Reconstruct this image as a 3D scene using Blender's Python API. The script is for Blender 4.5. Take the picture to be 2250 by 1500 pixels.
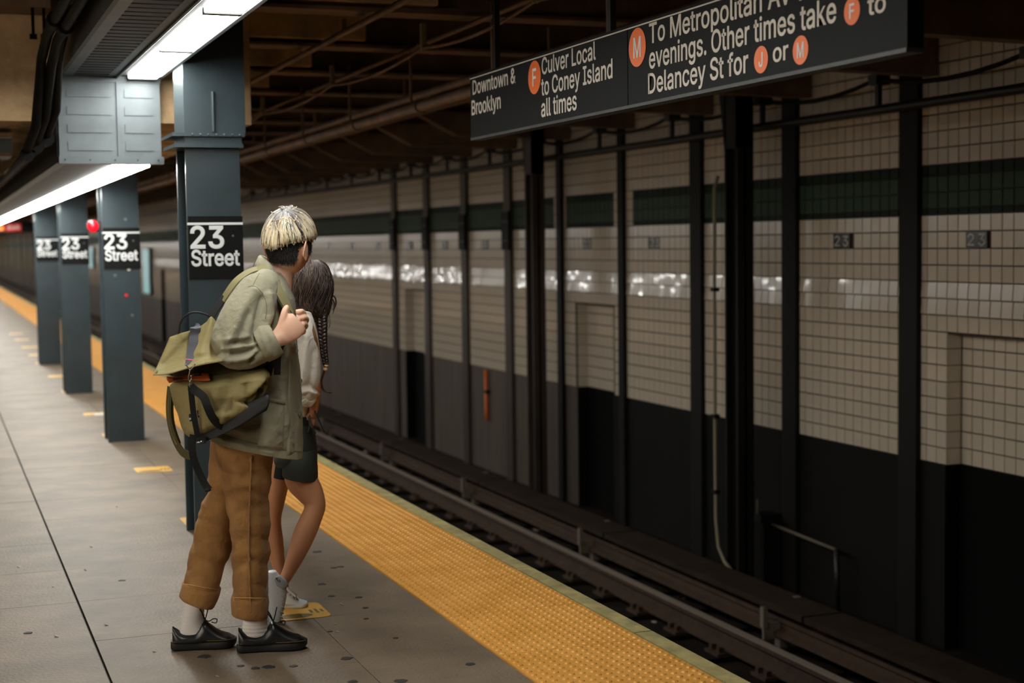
import bpy, bmesh, math, random
import numpy as np
from mathutils import Vector, Matrix, noise

for o in list(bpy.data.objects):
    bpy.data.objects.remove(o)
SC = bpy.context.scene
COL = SC.collection
random.seed(7)
PI = math.pi

# ------------------------------------------------------------------ camera
# World: +Y runs along the track away from the viewer, +X towards the track, z = 0 on the platform.
FPX, EYE, VPX, VPY, ROLL = 3300.0, 1.5, -150.0, 550.0, 0.013
def cam_axes():
    t = np.array([VPX - 1125, VPY - 750, FPX]); t /= np.linalg.norm(t)
    a = np.array([-math.sin(ROLL), -math.cos(ROLL), 0.0])
    u = np.array([a[0], a[1], -(a[0]*t[0] + a[1]*t[1]) / t[2]]); u /= np.linalg.norm(u)
    return np.array([np.cross(t, u), t, u])
CM = cam_axes()
CEN = np.array([0.0, 0.0, EYE])
cam_d = bpy.data.cameras.new('camera'); cam = bpy.data.objects.new('camera', cam_d); COL.objects.link(cam)
R_, U_, F_ = CM[:, 0], -CM[:, 1], CM[:, 2]
cam.matrix_world = Matrix(((R_[0], U_[0], -F_[0], 0), (R_[1], U_[1], -F_[1], 0), (R_[2], U_[2], -F_[2], EYE), (0, 0, 0, 1)))
cam_d.sensor_width = 36.0; cam_d.lens = FPX / 2250 * 36.0
cam_d.clip_start = 0.05; cam_d.clip_end = 400
cam_d.dof.use_dof = True; cam_d.dof.focus_distance = 5.75; cam_d.dof.aperture_fstop = 2.4
SC.camera = cam

# ------------------------------------------------------------------ world, light, exposure
w = bpy.data.worlds.new('world'); SC.world = w; w.use_nodes = True
w.node_tree.nodes['Background'].inputs[0].default_value = (0.9, 0.85, 0.8, 1)
w.node_tree.nodes['Background'].inputs[1].default_value = 0.01
SC.view_settings.view_transform = 'Standard'; SC.view_settings.look = 'None'
SC.view_settings.gamma = 1.0; SC.view_settings.use_curve_mapping = False
SC.view_settings.exposure = -0.06
TUBE_NEAR, TUBE_FAR, FILL_SIDE = 32.0, 44.0, 85.0      # strength of the fluorescent panels; the side ones are added fill

SC.cycles.use_light_tree = False; SC.cycles.max_bounces = 4; SC.cycles.diffuse_bounces = 3; SC.cycles.glossy_bounces = 2; SC.cycles.transmission_bounces = 2; SC.cycles.caustics_reflective = False

# ------------------------------------------------------------------ helpers
def ray(px, py):
    return CM @ np.array([(px - 1125) / FPX, (py - 750) / FPX, 1.0])
def on_plane(px, py, o, n):
    d = ray(px, py); s = np.dot(np.array(o) - CEN, n) / np.dot(d, n)
    return CEN + s * d
def onX(px, py, X): return on_plane(px, py, (X, 0, 0), np.array([1.0, 0, 0]))
def onZ(px, py, Z): return on_plane(px, py, (0, 0, Z), np.array([0, 0, 1.0]))
def onY(px, py, Y): return on_plane(px, py, (0, Y, 0), np.array([0, 1.0, 0]))

def lin(h):
    h = h.lstrip('#'); c = [int(h[i:i+2], 16) / 255 for i in (0, 2, 4)]
    return tuple(x/12.92 if x <= 0.04045 else ((x+0.055)/1.055)**2.4 for x in c) + (1,)

MATS = {}
def mat(name, col, rough=0.6, metal=0.0, var=0.0, vscale=6.0, bump=0.0, bscale=60.0, col2=None, spec=0.5, emit=None, estr=0.0, coat=0.0, rand=0.0, attr=None, stretch=None, sheen=0.0, sss=0.0, wrinkle=0.0, wscale=22.0):
    m = bpy.data.materials.new(name); m.use_nodes = True; MATS[name] = m
    nt = m.node_tree; N = nt.nodes; L = nt.links
    b = N['Principled BSDF']
    c = lin(col) if isinstance(col, str) else tuple(col)
    b.inputs['Base Color'].default_value = c
    b.inputs['Roughness'].default_value = rough; b.inputs['Metallic'].default_value = metal
    b.inputs['Specular IOR Level'].default_value = spec
    b.inputs['Coat Weight'].default_value = coat
    if sheen: b.inputs['Sheen Weight'].default_value = sheen
    if sss:
        b.inputs['Subsurface Weight'].default_value = sss; b.inputs['Subsurface Radius'].default_value = (0.012, 0.005, 0.003)
        b.inputs['Subsurface Scale'].default_value = 1.0
    if emit:
        b.inputs['Emission Color'].default_value = lin(emit) if isinstance(emit, str) else emit
        b.inputs['Emission Strength'].default_value = estr
    geo = N.new('ShaderNodeNewGeometry'); vec = geo.outputs['Position']
    if stretch:
        mp = N.new('ShaderNodeMapping'); mp.inputs['Scale'].default_value = stretch
        L.new(vec, mp.inputs['Vector']); vec = mp.outputs['Vector']
    out = None
    if attr:
        at = N.new('ShaderNodeVertexColor'); at.layer_name = attr; out = at.outputs['Color']
    if var > 0 or col2:
        nz = N.new('ShaderNodeTexNoise'); nz.inputs['Scale'].default_value = vscale; nz.inputs['Detail'].default_value = 6
        nz.inputs['Roughness'].default_value = 0.65
        L.new(vec, nz.inputs['Vector'])
        rp = N.new('ShaderNodeValToRGB')
        rp.color_ramp.elements[0].position = 0.32; rp.color_ramp.elements[1].position = 0.7
        c2 = lin(col2) if isinstance(col2, str) else (col2 or tuple(x*(1-var) for x in c[:3]) + (1,))
        rp.color_ramp.elements[0].color = tuple(c2)
        rp.color_ramp.elements[1].color = c
        L.new(nz.outputs['Fac'], rp.inputs['Fac'])
        if out is not None:
            mx = N.new('ShaderNodeMixRGB'); mx.blend_type = 'MULTIPLY'; mx.inputs[0].default_value = 1.0
            L.new(out, mx.inputs[1]); L.new(rp.outputs['Color'], mx.inputs[2]); out = mx.outputs['Color']
        else:
            out = rp.outputs['Color']
    if rand > 0:
        oi = N.new('ShaderNodeObjectInfo'); hs = N.new('ShaderNodeHueSaturation')
        mr = N.new('ShaderNodeMapRange'); mr.inputs['To Min'].default_value = 1 - rand; mr.inputs['To Max'].default_value = 1 + rand
        L.new(oi.outputs['Random'], mr.inputs['Value']); L.new(mr.outputs['Result'], hs.inputs['Value'])
        if out is not None: L.new(out, hs.inputs['Color'])
        else: hs.inputs['Color'].default_value = c
        out = hs.outputs['Color']
    if out is not None: L.new(out, b.inputs['Base Color'])
    if bump > 0:
        nb = N.new('ShaderNodeTexNoise'); nb.inputs['Scale'].default_value = bscale; nb.inputs['Detail'].default_value = 5
        L.new(vec, nb.inputs['Vector'])
        bp = N.new('ShaderNodeBump'); bp.inputs['Strength'].default_value = bump; bp.inputs['Distance'].default_value = 0.01
        L.new(nb.outputs['Fac'], bp.inputs['Height']); L.new(bp.outputs['Normal'], b.inputs['Normal'])
        if wrinkle > 0:
            nw = N.new('ShaderNodeTexNoise'); nw.inputs['Scale'].default_value = wscale; nw.inputs['Detail'].default_value = 3; nw.inputs['Distortion'].default_value = 1.2
            L.new(vec, nw.inputs['Vector']); b2 = N.new('ShaderNodeBump'); b2.inputs['Strength'].default_value = wrinkle; b2.inputs['Distance'].default_value = 0.012
            L.new(nw.outputs['Fac'], b2.inputs['Height']); L.new(b2.outputs['Normal'], bp.inputs['Normal'])
    return m

class MB:
    """collects faces of ONE mesh"""
    def __init__(s): s.v = []; s.f = []; s.c = []
    def add(s, vs, fs, col=None):
        o = len(s.v); s.v += [tuple(float(q) for q in p) for p in vs]; s.f += [tuple(i + o for i in f) for f in fs]
        if col is not None or s.c:
            while len(s.c) < o: s.c.append((1, 1, 1, 1))
            if col is not None and len(col) == len(vs) and hasattr(col[0], '__len__'): s.c += [tuple(q) for q in col]
            else: s.c += [tuple(col or (1, 1, 1, 1))] * len(vs)
        return s
    def box(s, x0, x1, y0, y1, z0, z1):
        return s.add([(x0,y0,z0),(x1,y0,z0),(x1,y1,z0),(x0,y1,z0),(x0,y0,z1),(x1,y0,z1),(x1,y1,z1),(x0,y1,z1)],
                     [(0,3,2,1),(4,5,6,7),(0,1,5,4),(1,2,6,5),(2,3,7,6),(3,0,4,7)])
    def prism(s, pts, axis, a, b):
        """polygon pts (2D) extruded along axis from a to b; axis 'y': pts=(x,z); 'x': pts=(y,z); 'z': pts=(x,y)"""
        n = len(pts)
        def P(p, t):
            return (p[0], t, p[1]) if axis == 'y' else ((t, p[0], p[1]) if axis == 'x' else (p[0], p[1], t))
        vs = [P(p, a) for p in pts] + [P(p, b) for p in pts]
        fs = [tuple(range(n)), tuple(range(2*n-1, n-1, -1))] + [(i, i+n, (i+1) % n + n, (i+1) % n) for i in range(n)]
        return s.add(vs, fs)
    def tube(s, path, r, seg=8, cap=True, flat=None, up=None, col=None):
        """round (or flat: (half width, half thickness)) bar along a path; r may be a list"""
        path = [Vector(p) for p in path]; n = len(path); vs = []; fs = []; cs = []
        ref = Vector(up) if up is not None else None
        prev = None
        for i, p in enumerate(path):
            t = (path[min(i+1, n-1)] - path[max(i-1, 0)])
            t = t.normalized() if t.length > 1e-9 else Vector((0, 0, 1))
            if ref is not None: a = ref - t * ref.dot(t)
            elif prev is not None: a = prev - t * prev.dot(t)
            else:
                q = Vector((0, 0, 1)) if abs(t.z) < 0.9 else Vector((1, 0, 0)); a = q - t * q.dot(t)
            a = a.normalized() if a.length > 1e-6 else Vector((1, 0, 0)); prev = a
            bb = t.cross(a)
            rr = r[i] if hasattr(r, '__len__') else r
            for k in range(seg):
                th = 2*PI*k/seg
                if flat:
                    fw, ft = (flat[i] if hasattr(flat[0], '__len__') else flat)
                    vs.append(p + bb * (math.cos(th)*fw) + a * (math.sin(th)*ft))
                else:
                    vs.append(p + a * (math.cos(th)*rr) + bb * (math.sin(th)*rr))
                if col is not None: cs.append(col[i] if hasattr(col[0], '__len__') else col)
        for i in range(n-1):
            for k in range(seg):
                fs.append((i*seg+k, i*seg+(k+1) % seg, (i+1)*seg+(k+1) % seg, (i+1)*seg+k))
        if cap:
            fs.append(tuple(range(seg-1, -1, -1))); fs.append(tuple((n-1)*seg+k for k in range(seg)))
        return s.add(vs, fs, cs if col is not None else None)
    def ribbon(s, path, normal, hw, th):
        """flat strap with rectangular section; normal = list of face normals or one"""
        path = [Vector(p) for p in path]; n = len(path); vs = []; fs = []
        for i, p in enumerate(path):
            t = (path[min(i+1, n-1)] - path[max(i-1, 0)]).normalized()
            nn = Vector(normal[i] if hasattr(normal[0], '__len__') else normal)
            nn = (nn - t*nn.dot(t)).normalized(); sd = t.cross(nn)
            h = hw[i] if hasattr(hw, '__len__') else hw
            vs += [p - sd*h - nn*th, p + sd*h - nn*th, p + sd*h + nn*th, p - sd*h + nn*th]
        for i in range(n-1):
            for k in range(4):
                fs.append((i*4+k, i*4+(k+1) % 4, (i+1)*4+(k+1) % 4, (i+1)*4+k))
        fs.append((3, 2, 1, 0)); fs.append(tuple((n-1)*4+k for k in range(4)))
        return s.add(vs, fs)
    def ball(s, c, r, seg=10, rings=7, col=None):
        rx, ry, rz = r if hasattr(r, '__len__') else (r, r, r)
        vs = [(c[0], c[1], c[2]-rz)]; fs = []
        for i in range(1, rings):
            ph = -PI/2 + PI*i/rings
            for k in range(seg):
                th = 2*PI*k/seg
                vs.append((c[0]+rx*math.cos(ph)*math.cos(th), c[1]+ry*math.cos(ph)*math.sin(th), c[2]+rz*math.sin(ph)))
        vs.append((c[0], c[1], c[2]+rz)); top = len(vs)-1
        for k in range(seg): fs.append((0, 1+(k+1) % seg, 1+k))
        for i in range(rings-2):
            for k in range(seg):
                a = 1+i*seg; fs.append((a+k, a+(k+1) % seg, a+seg+(k+1) % seg, a+seg+k))
        a = 1+(rings-2)*seg
        for k in range(seg): fs.append((a+k, a+(k+1) % seg, top))
        return s.add(vs, fs, col)
    def mesh(s, name, off=(0, 0, 0), smooth=False):
        me = bpy.data.meshes.new(name)
        me.from_pydata([(p[0]-off[0], p[1]-off[1], p[2]-off[2]) for p in s.v], [], s.f)
        me.validate(); me.update()
        if s.c and len(s.c) == len(me.vertices):
            ca = me.color_attributes.new('Col', 'FLOAT_COLOR', 'POINT')
            ca.data.foreach_set('color', np.array(s.c, dtype=np.float32).ravel())
        if smooth: me.polygons.foreach_set('use_smooth', [True]*len(me.polygons))
        return me
    def build(s, name, m, parent=None, smooth=False, recalc=False):
        off = parent.location if parent is not None else (0, 0, 0)
        if parent is not None and parent.parent is not None: off = (0, 0, 0); off = ABS.get(parent.name, (0, 0, 0))
        me = s.mesh(name, off, smooth)
        if recalc: fix_normals(me)
        return link(name, me, m, parent)
ABS = {}
def fix_normals(me):
    bm = bmesh.new(); bm.from_mesh(me); bmesh.ops.recalc_face_normals(bm, faces=bm.faces); bm.to_mesh(me); bm.free()
def M_(m): return MATS[m] if isinstance(m, str) else m
def link(name, me, m, parent=None):
    o = bpy.data.objects.new(name, me); COL.objects.link(o)
    if m is not None and not me.materials: me.materials.append(M_(m))
    if parent is not None:
        o.parent = parent
        # absolute location of the parent chain (parents are never rotated)
        ABS[o.name] = ABS.get(parent.name, tuple(parent.location))
    else: ABS[o.name] = (0, 0, 0)
    return o
def tag(o, label=None, cat=None, group=None, kind=None):
    if label: o['label'] = label
    if cat: o['category'] = cat
    if group: o['group'] = group
    if kind: o['kind'] = kind
    return o
def thing(name, loc, label, cat, group=None):
    o = bpy.data.objects.new(name, None); COL.objects.link(o); o.location = loc; o.empty_display_size = 0.1
    ABS[o.name] = tuple(loc)
    return tag(o, label, cat, group)
def struct(name, mb, m, parent=None):
    o = mb.build(name, m, parent)
    if parent is None: o['kind'] = 'structure'
    return o
def copy_tree(o, loc, label=None, parent=None):
    c = o.copy(); COL.objects.link(c); c.parent = parent
    if loc is not None: c.location = loc
    if label: c['label'] = label
    for ch in list(o.children): copy_tree(ch, None, None, c)
    return c
def place(name, me, m, parent, loc):
    """a piece that shares mesh data; loc is in world space"""
    o = link(name, me, m, parent); a = ABS.get(parent.name, (0, 0, 0)) if parent is not None else (0, 0, 0)
    o.location = (loc[0]-a[0], loc[1]-a[1], loc[2]-a[2]); ABS[o.name] = tuple(loc)
    return o

# outlines of the sign lettering (thousandths of an em): advance, closed polylines
GLYPH = {
'&':(448,'197 -7 165 -5 136 1 110 12 88 26 69 42 54 62 43 84 36 108 34 133 36 154 40 173 47 189 58 205 70 220 85 235 101 249 120 264 140 279 216 335 223 340 230 346 237 352 243 359 249 367 255 375 259 384 261 394 262 405 260 420 255 434 245 445 233 454 219 459 201 461 189 460 178 457 168 453 159 447 151 440 145 431 141 421 138 411 137 399 138 386 141 375 145 363 152 352 159 340 169 327 179 314 191 300 204 284 438 0 364 0 171 231 121 293 108 310 96 327 87 344 81 361 77 379 75 398 77 420 82 440 91 458 102 474 117 488 134 499 154 507 176 512 200 513 224 512 246 507 266 499 283 488 297 475 308 459 317 442 322 424 324 404 323 389 320 375 315 362 309 349 301 336 291 325 281 314 269 303 256 293 154 217 135 202 121 188 110 174 103 161 98 146 97 131 98 115 102 101 109 87 118 76 130 66 143 57 158 51 175 48 193 46 213 48 232 52 251 59 269 69 286 81 301 95 315 112 327 131 336 151 343 174 348 198 349 224 408 224 406 194 403 167 397 144 389 124 380 107 371 92 361 80 353 70 345 62 333 47 315 30 294 17 271 7 246 -1 221 -5'),
',':(188,'38 -119 68 71 137 71 84 -119'),
'.':(188,'95 -4 83 -3 73 1 63 9 55 18 51 29 50 41 51 53 55 64 63 73 73 81 83 85 95 87 107 85 118 81 128 73 135 64 140 53 141 41 140 29 135 18 128 9 118 1 107 -3'),
'2':(453,'64 0 64 47 234 229 252 248 268 266 282 282 294 298 303 312 311 327 316 341 319 356 320 371 319 389 315 405 308 419 298 431 287 441 273 449 258 455 241 458 224 460 205 458 188 454 172 447 159 438 148 427 139 413 132 398 128 381 127 362 66 362 68 391 75 418 86 442 102 464 121 482 143 496 168 507 196 513 225 516 254 513 281 507 306 497 328 482 346 465 361 445 372 423 379 398 381 372 380 354 377 336 371 318 363 299 351 280 336 259 317 235 294 209 267 180 153 60 153 57 389 57 389 0'),
'3':(453,'218 -7 188 -5 159 1 133 10 108 22 88 38 70 57 57 79 48 104 44 132 109 132 112 115 118 100 126 87 137 76 150 66 165 59 182 54 200 51 219 50 239 51 258 55 275 61 291 69 304 80 315 93 323 108 328 125 329 145 328 163 323 180 316 196 306 211 292 223 275 234 254 241 229 246 201 248 157 248 157 299 288 448 288 452 70 452 70 509 372 509 372 461 211 278 211 289 247 290 279 286 308 276 333 262 354 244 371 222 383 198 391 173 393 145 390 116 383 90 370 66 354 45 333 27 309 12 281 2 251 -5'),
'A':(480,'16 0 201 509 276 509 463 0 395 0 287 302 280 323 272 346 264 372 255 402 244 438 232 478 245 478 233 437 222 402 213 371 204 345 197 322 191 302 85 0 / 110 142 110 199 370 199 370 142'),
'B':(456,'60 0 60 509 241 509 274 507 304 501 329 491 350 477 367 461 381 442 390 421 396 398 398 374 397 353 393 336 387 320 378 307 368 295 356 286 343 278 329 272 315 267 315 262 331 260 347 254 363 245 378 234 391 220 402 203 411 184 416 161 418 136 416 111 410 88 400 67 386 48 368 31 344 18 317 8 284 2 247 0 / 125 57 245 57 281 60 309 67 330 80 344 96 353 115 355 137 354 153 350 169 342 184 333 197 320 209 306 218 289 225 269 229 248 231 125 231 / 125 285 238 285 256 287 273 290 288 296 302 304 314 314 323 326 330 340 335 355 336 372 333 393 326 412 313 429 294 442 270 449 240 452 125 452'),
'C':(510,'267 -7 225 -3 186 7 150 25 119 49 92 79 70 115 53 157 44 203 40 254 44 305 53 352 70 393 92 429 119 459 150 484 186 501 225 512 267 516 293 514 317 511 340 504 362 496 383 485 402 471 419 456 435 438 448 418 459 397 467 373 473 348 408 348 404 365 397 380 389 395 380 407 369 418 357 428 344 437 330 444 315 449 300 453 284 455 267 456 237 453 209 445 184 432 161 414 141 391 125 364 113 332 106 295 103 254 106 213 113 177 125 145 141 117 161 94 184 76 210 63 237 56 267 53 284 54 300 56 315 60 330 65 344 72 357 81 369 90 380 102 389 114 397 128 404 144 408 160 473 160 467 135 459 112 448 91 435 71 420 53 402 38 383 24 363 13 341 5 317 -2 293 -6'),
'D':(502,'219 0 96 0 96 57 215 57 254 60 288 68 318 81 343 99 363 122 379 149 390 181 397 216 399 255 397 294 390 329 379 361 364 388 344 410 320 428 291 441 258 449 221 452 93 452 93 509 225 509 273 505 315 495 353 478 385 455 412 426 433 391 449 351 458 306 462 255 458 205 449 159 433 119 411 83 384 54 351 31 312 14 268 3 / 125 509 125 0 60 0 60 509'),
'E':(419,'60 0 60 509 372 509 372 452 125 452 125 286 355 286 355 229 125 229 125 57 375 57 375 0'),
'F':(410,'60 0 60 509 369 509 369 452 125 452 125 278 346 278 346 221 125 221 125 0'),
'I':(300,'31 0 31 57 118 57 118 452 31 452 31 509 269 509 269 452 183 452 183 57 269 57 269 0'),
'J':(396,'185 -7 143 -2 106 11 75 33 52 63 38 100 33 145 33 173 98 173 98 145 100 117 108 93 122 74 139 61 160 53 185 50 209 53 230 61 248 74 261 93 269 117 272 145 272 509 336 509 336 145 332 100 318 63 294 33 263 11 227 -2'),
'L':(393,'60 0 60 509 125 509 125 57 361 57 361 0'),
'M':(628,'60 0 60 509 152 509 277 187 287 159 299 123 311 84 322 49 307 49 318 83 330 121 342 158 352 187 476 509 568 509 568 0 504 0 504 291 504 327 505 369 506 413 507 457 513 457 508 441 503 425 498 409 482 363 467 322 456 291 342 0 286 0 170 291 159 321 145 361 129 408 112 457 119 457 120 416 121 372 122 328 122 291 122 0'),
'O':(533,'267 -7 225 -3 186 7 150 25 119 49 92 79 70 115 53 157 44 203 40 254 44 305 53 352 70 393 92 429 119 459 150 484 186 501 225 512 267 516 309 512 348 501 384 484 415 459 442 429 464 393 480 352 490 305 493 254 490 203 480 157 464 115 442 79 415 49 384 25 348 7 309 -3 / 267 53 296 55 324 63 349 76 372 94 392 116 408 144 420 176 428 213 430 254 428 295 420 332 408 365 392 392 372 415 349 433 324 446 296 453 267 456 237 453 210 445 184 433 161 415 142 392 125 364 113 332 106 295 103 254 106 213 113 176 125 144 142 117 161 94 184 76 210 63 237 55'),
'S':(447,'224 -9 188 -7 156 -1 128 9 102 23 81 40 64 60 51 83 42 109 38 137 104 137 108 118 114 102 123 88 136 76 150 66 166 59 185 53 204 50 224 49 246 50 267 54 286 60 303 69 317 79 329 92 338 106 344 122 346 139 344 154 340 168 332 179 322 189 310 197 296 205 280 211 263 217 245 222 184 239 145 253 112 269 86 289 67 313 56 341 52 372 54 400 62 425 75 448 92 468 113 484 138 498 165 508 195 514 227 516 259 514 289 508 316 498 340 484 360 468 377 449 390 427 398 403 401 378 337 378 332 402 320 421 302 437 280 449 254 456 225 459 204 457 185 454 167 448 152 440 139 430 129 418 121 405 117 391 115 376 117 359 122 345 131 334 142 324 155 315 169 308 184 302 198 297 212 293 264 279 279 275 295 270 312 264 328 256 344 248 359 238 372 226 384 213 395 198 402 180 407 161 408 139 406 112 399 87 386 64 370 43 349 25 323 11 294 0 261 -7'),
'T':(449,'32 452 32 509 417 509 417 452 257 452 257 0 193 0 193 452'),
'a':(389,'160 -9 137 -7 115 -3 94 5 76 15 60 29 48 45 38 63 32 84 30 108 32 128 36 146 43 161 53 174 64 184 78 193 92 200 108 206 125 211 143 214 161 217 178 220 234 227 247 229 257 231 265 235 271 240 274 246 276 255 276 257 275 272 272 285 267 297 260 307 251 315 240 322 227 327 212 330 196 331 178 330 163 327 149 322 137 316 127 309 118 301 110 292 104 283 100 274 41 291 51 313 64 331 79 346 95 358 114 368 133 375 153 380 173 383 194 384 208 384 223 382 239 379 255 375 271 369 286 360 300 350 312 336 322 320 330 301 335 278 337 251 337 0 277 0 277 52 272 52 267 43 260 34 252 25 242 16 229 8 215 1 199 -4 181 -7 / 170 45 192 47 211 51 228 59 242 68 254 80 263 93 270 108 274 122 276 138 276 190 272 187 267 184 259 182 251 180 241 178 231 176 200 171 175 168 161 166 147 163 134 159 122 153 112 147 103 139 97 130 93 118 92 105 93 93 96 82 102 72 109 64 119 57 130 52 142 48 156 46'),
'c':(396,'207 -8 174 -5 144 3 117 16 93 35 72 58 56 85 44 116 37 150 34 187 37 225 44 260 56 291 72 318 93 341 117 360 144 374 174 382 207 384 226 384 243 381 260 377 276 371 291 364 305 356 318 346 330 335 340 322 349 308 356 293 362 277 303 262 300 272 295 281 290 289 284 297 278 304 270 311 261 316 252 321 242 325 231 328 220 329 207 330 184 328 163 321 145 310 130 296 118 278 108 258 102 236 98 212 96 187 98 163 102 139 108 117 118 97 130 80 145 66 163 55 184 49 207 46 220 47 232 49 243 52 253 55 262 60 271 66 279 73 285 80 292 89 297 98 301 107 304 117 363 102 357 86 350 70 341 56 331 43 319 32 306 21 292 12 277 5 261 -1 244 -5 226 -7'),
'd':(424,'195 -8 165 -6 137 3 111 16 89 34 70 57 55 84 43 116 36 151 34 189 36 227 43 261 55 293 70 320 89 342 112 361 137 374 165 382 196 384 218 383 237 379 253 373 267 364 278 355 287 346 295 336 301 327 306 319 311 319 311 509 372 509 372 0 313 0 313 59 307 59 301 50 295 41 287 31 277 21 266 12 252 4 236 -3 217 -7 / 205 47 226 49 246 55 263 65 278 78 290 95 299 115 306 138 310 162 312 189 310 216 306 241 300 263 290 282 278 299 263 312 246 322 227 328 205 330 182 328 162 322 145 311 130 298 118 281 108 261 102 239 98 215 96 189 98 163 102 139 109 117 118 97 130 80 145 66 162 55 182 49'),
'e':(404,'212 -8 177 -5 145 3 117 16 92 35 72 58 56 85 44 116 37 150 34 187 36 224 44 258 55 290 71 317 91 340 115 359 142 373 172 382 205 384 226 383 246 380 266 374 285 366 303 355 319 341 334 324 347 305 357 282 365 256 370 227 371 194 371 169 75 169 75 221 338 221 310 202 308 226 304 248 298 269 288 286 277 301 263 314 246 323 227 328 205 330 183 328 164 323 146 313 131 301 119 286 109 270 102 251 97 231 96 211 96 178 98 151 102 127 110 106 121 88 135 73 151 61 169 53 190 48 212 46 227 47 241 49 254 53 265 58 276 65 285 73 294 82 300 93 306 105 365 91 358 72 348 55 335 39 320 26 302 14 283 4 261 -3 237 -7'),
'f':(254,'228 379 228 327 6 327 6 379 / 81 0 81 432 82 452 87 470 96 486 107 499 120 510 135 519 152 525 169 529 187 530 201 530 212 529 222 527 231 525 238 523 243 521 227 468 215 472 209 473 202 474 195 474 178 472 164 468 154 460 147 449 143 435 142 419 142 0'),
'g':(425,'207 -151 180 -149 156 -146 134 -140 114 -132 97 -122 82 -110 70 -97 59 -84 51 -69 101 -41 107 -49 114 -57 122 -66 131 -74 142 -82 154 -88 169 -93 187 -96 207 -97 236 -95 261 -87 282 -75 298 -58 308 -34 311 -6 311 68 306 68 301 60 294 51 287 41 277 32 266 23 252 16 236 10 217 6 195 5 165 7 138 14 113 27 90 43 71 65 55 90 43 120 36 154 34 191 36 229 43 263 55 293 71 320 90 342 112 361 138 374 166 382 196 384 218 383 237 379 253 373 267 365 279 356 288 346 296 336 302 327 308 319 313 319 313 379 372 379 372 -9 370 -40 363 -67 350 -90 334 -109 314 -124 291 -136 265 -144 237 -149 / 205 59 227 61 246 66 264 75 278 87 290 103 300 121 307 142 311 166 312 193 311 219 307 242 300 264 291 283 279 299 264 312 247 322 227 328 205 330 182 328 163 322 145 312 130 298 118 282 109 262 102 241 98 218 96 193 98 167 102 144 109 123 118 104 131 88 145 76 163 66 183 61'),
'h':(410,'114 227 114 0 53 0 53 509 114 509 114 287 102 287 116 319 132 344 152 362 175 374 200 382 227 384 252 383 275 377 295 369 313 356 328 340 341 321 350 298 355 271 357 240 357 0 296 0 296 235 293 263 286 286 273 304 256 318 235 326 210 329 192 328 176 324 161 317 147 308 136 297 126 283 119 266 115 248'),
'i':(167,'53 0 53 379 114 379 114 0 / 84 443 73 444 63 448 54 455 47 463 43 472 41 483 43 494 47 504 54 512 63 518 73 522 84 524 95 522 105 518 114 512 121 504 125 494 126 483 125 472 121 463 114 455 105 448 95 444'),
'k':(381,'110 137 110 212 121 212 284 379 360 379 184 199 177 199 / 53 0 53 509 114 509 114 0 / 294 0 148 186 191 229 372 0'),
'l':(189,'139 -2 112 0 91 8 74 20 62 37 55 59 53 84 53 509 114 509 114 99 114 83 117 71 120 62 126 57 135 53 146 52 160 53 170 54 181 3 162 -1 154 -2 147 -2'),
'm':(610,'53 0 53 379 112 379 112 295 108 295 114 314 122 331 132 346 144 358 158 368 172 376 187 382 203 385 219 386 245 383 268 375 287 361 303 342 314 320 321 295 312 295 318 312 326 329 337 343 350 356 364 366 381 375 398 381 417 385 437 386 458 385 478 380 497 372 514 361 529 346 541 328 550 307 555 283 557 255 557 0 496 0 496 254 493 279 485 298 473 313 456 323 438 329 419 330 402 329 387 326 374 320 363 312 353 302 345 290 340 277 336 263 335 247 335 0 274 0 274 260 272 280 265 297 253 311 238 322 220 328 199 330 185 329 171 326 158 320 145 312 135 302 126 289 119 274 115 257 114 238 114 0'),
'n':(410,'114 227 114 0 53 0 53 379 112 379 112 287 102 287 116 319 132 344 152 362 175 374 200 382 227 384 252 383 275 377 295 369 313 356 328 340 341 321 350 298 355 271 357 240 357 0 296 0 296 235 293 263 286 286 273 304 256 318 235 326 210 329 192 328 176 324 161 317 147 308 136 297 126 283 119 266 115 248'),
'o':(415,'207 -8 174 -5 144 3 117 16 93 35 72 58 56 85 44 116 37 150 34 187 37 225 44 260 56 291 72 318 93 341 117 360 144 374 174 382 207 384 241 382 271 374 299 360 323 341 343 318 359 291 371 260 379 225 381 187 379 150 371 116 359 85 343 58 323 35 299 16 271 3 241 -5 / 207 46 231 49 252 55 270 66 285 80 298 97 307 117 314 139 318 163 319 187 318 212 314 236 307 258 298 278 285 296 270 310 252 321 231 328 207 330 184 328 163 321 145 310 130 296 118 278 108 258 102 236 98 212 96 187 98 163 102 139 108 117 118 97 130 80 145 66 163 55 184 49'),
'p':(424,'53 -143 53 379 112 379 112 319 118 319 123 327 130 336 137 346 147 355 158 364 171 373 188 379 207 383 229 384 259 382 287 374 313 361 335 342 354 320 370 293 381 261 388 227 390 189 388 151 381 116 370 84 355 57 336 34 313 16 288 3 260 -6 229 -8 208 -7 189 -3 173 4 159 12 147 21 138 31 130 41 124 50 118 59 114 59 114 -143 / 220 47 242 49 262 55 279 66 294 80 306 97 316 117 323 139 327 163 328 189 327 215 323 239 316 261 307 281 295 298 280 311 262 322 243 328 220 330 198 328 178 322 161 312 147 299 134 282 125 263 118 241 114 216 113 189 114 162 118 138 125 115 135 95 147 78 162 65 179 55 198 49'),
'r':(259,'53 0 53 379 112 379 112 321 115 321 124 339 137 354 152 367 171 377 191 383 213 385 229 384 243 384 243 322 230 324 223 325 215 326 207 326 190 324 174 321 159 315 146 306 135 296 126 284 119 269 115 254 114 237 114 0'),
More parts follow.
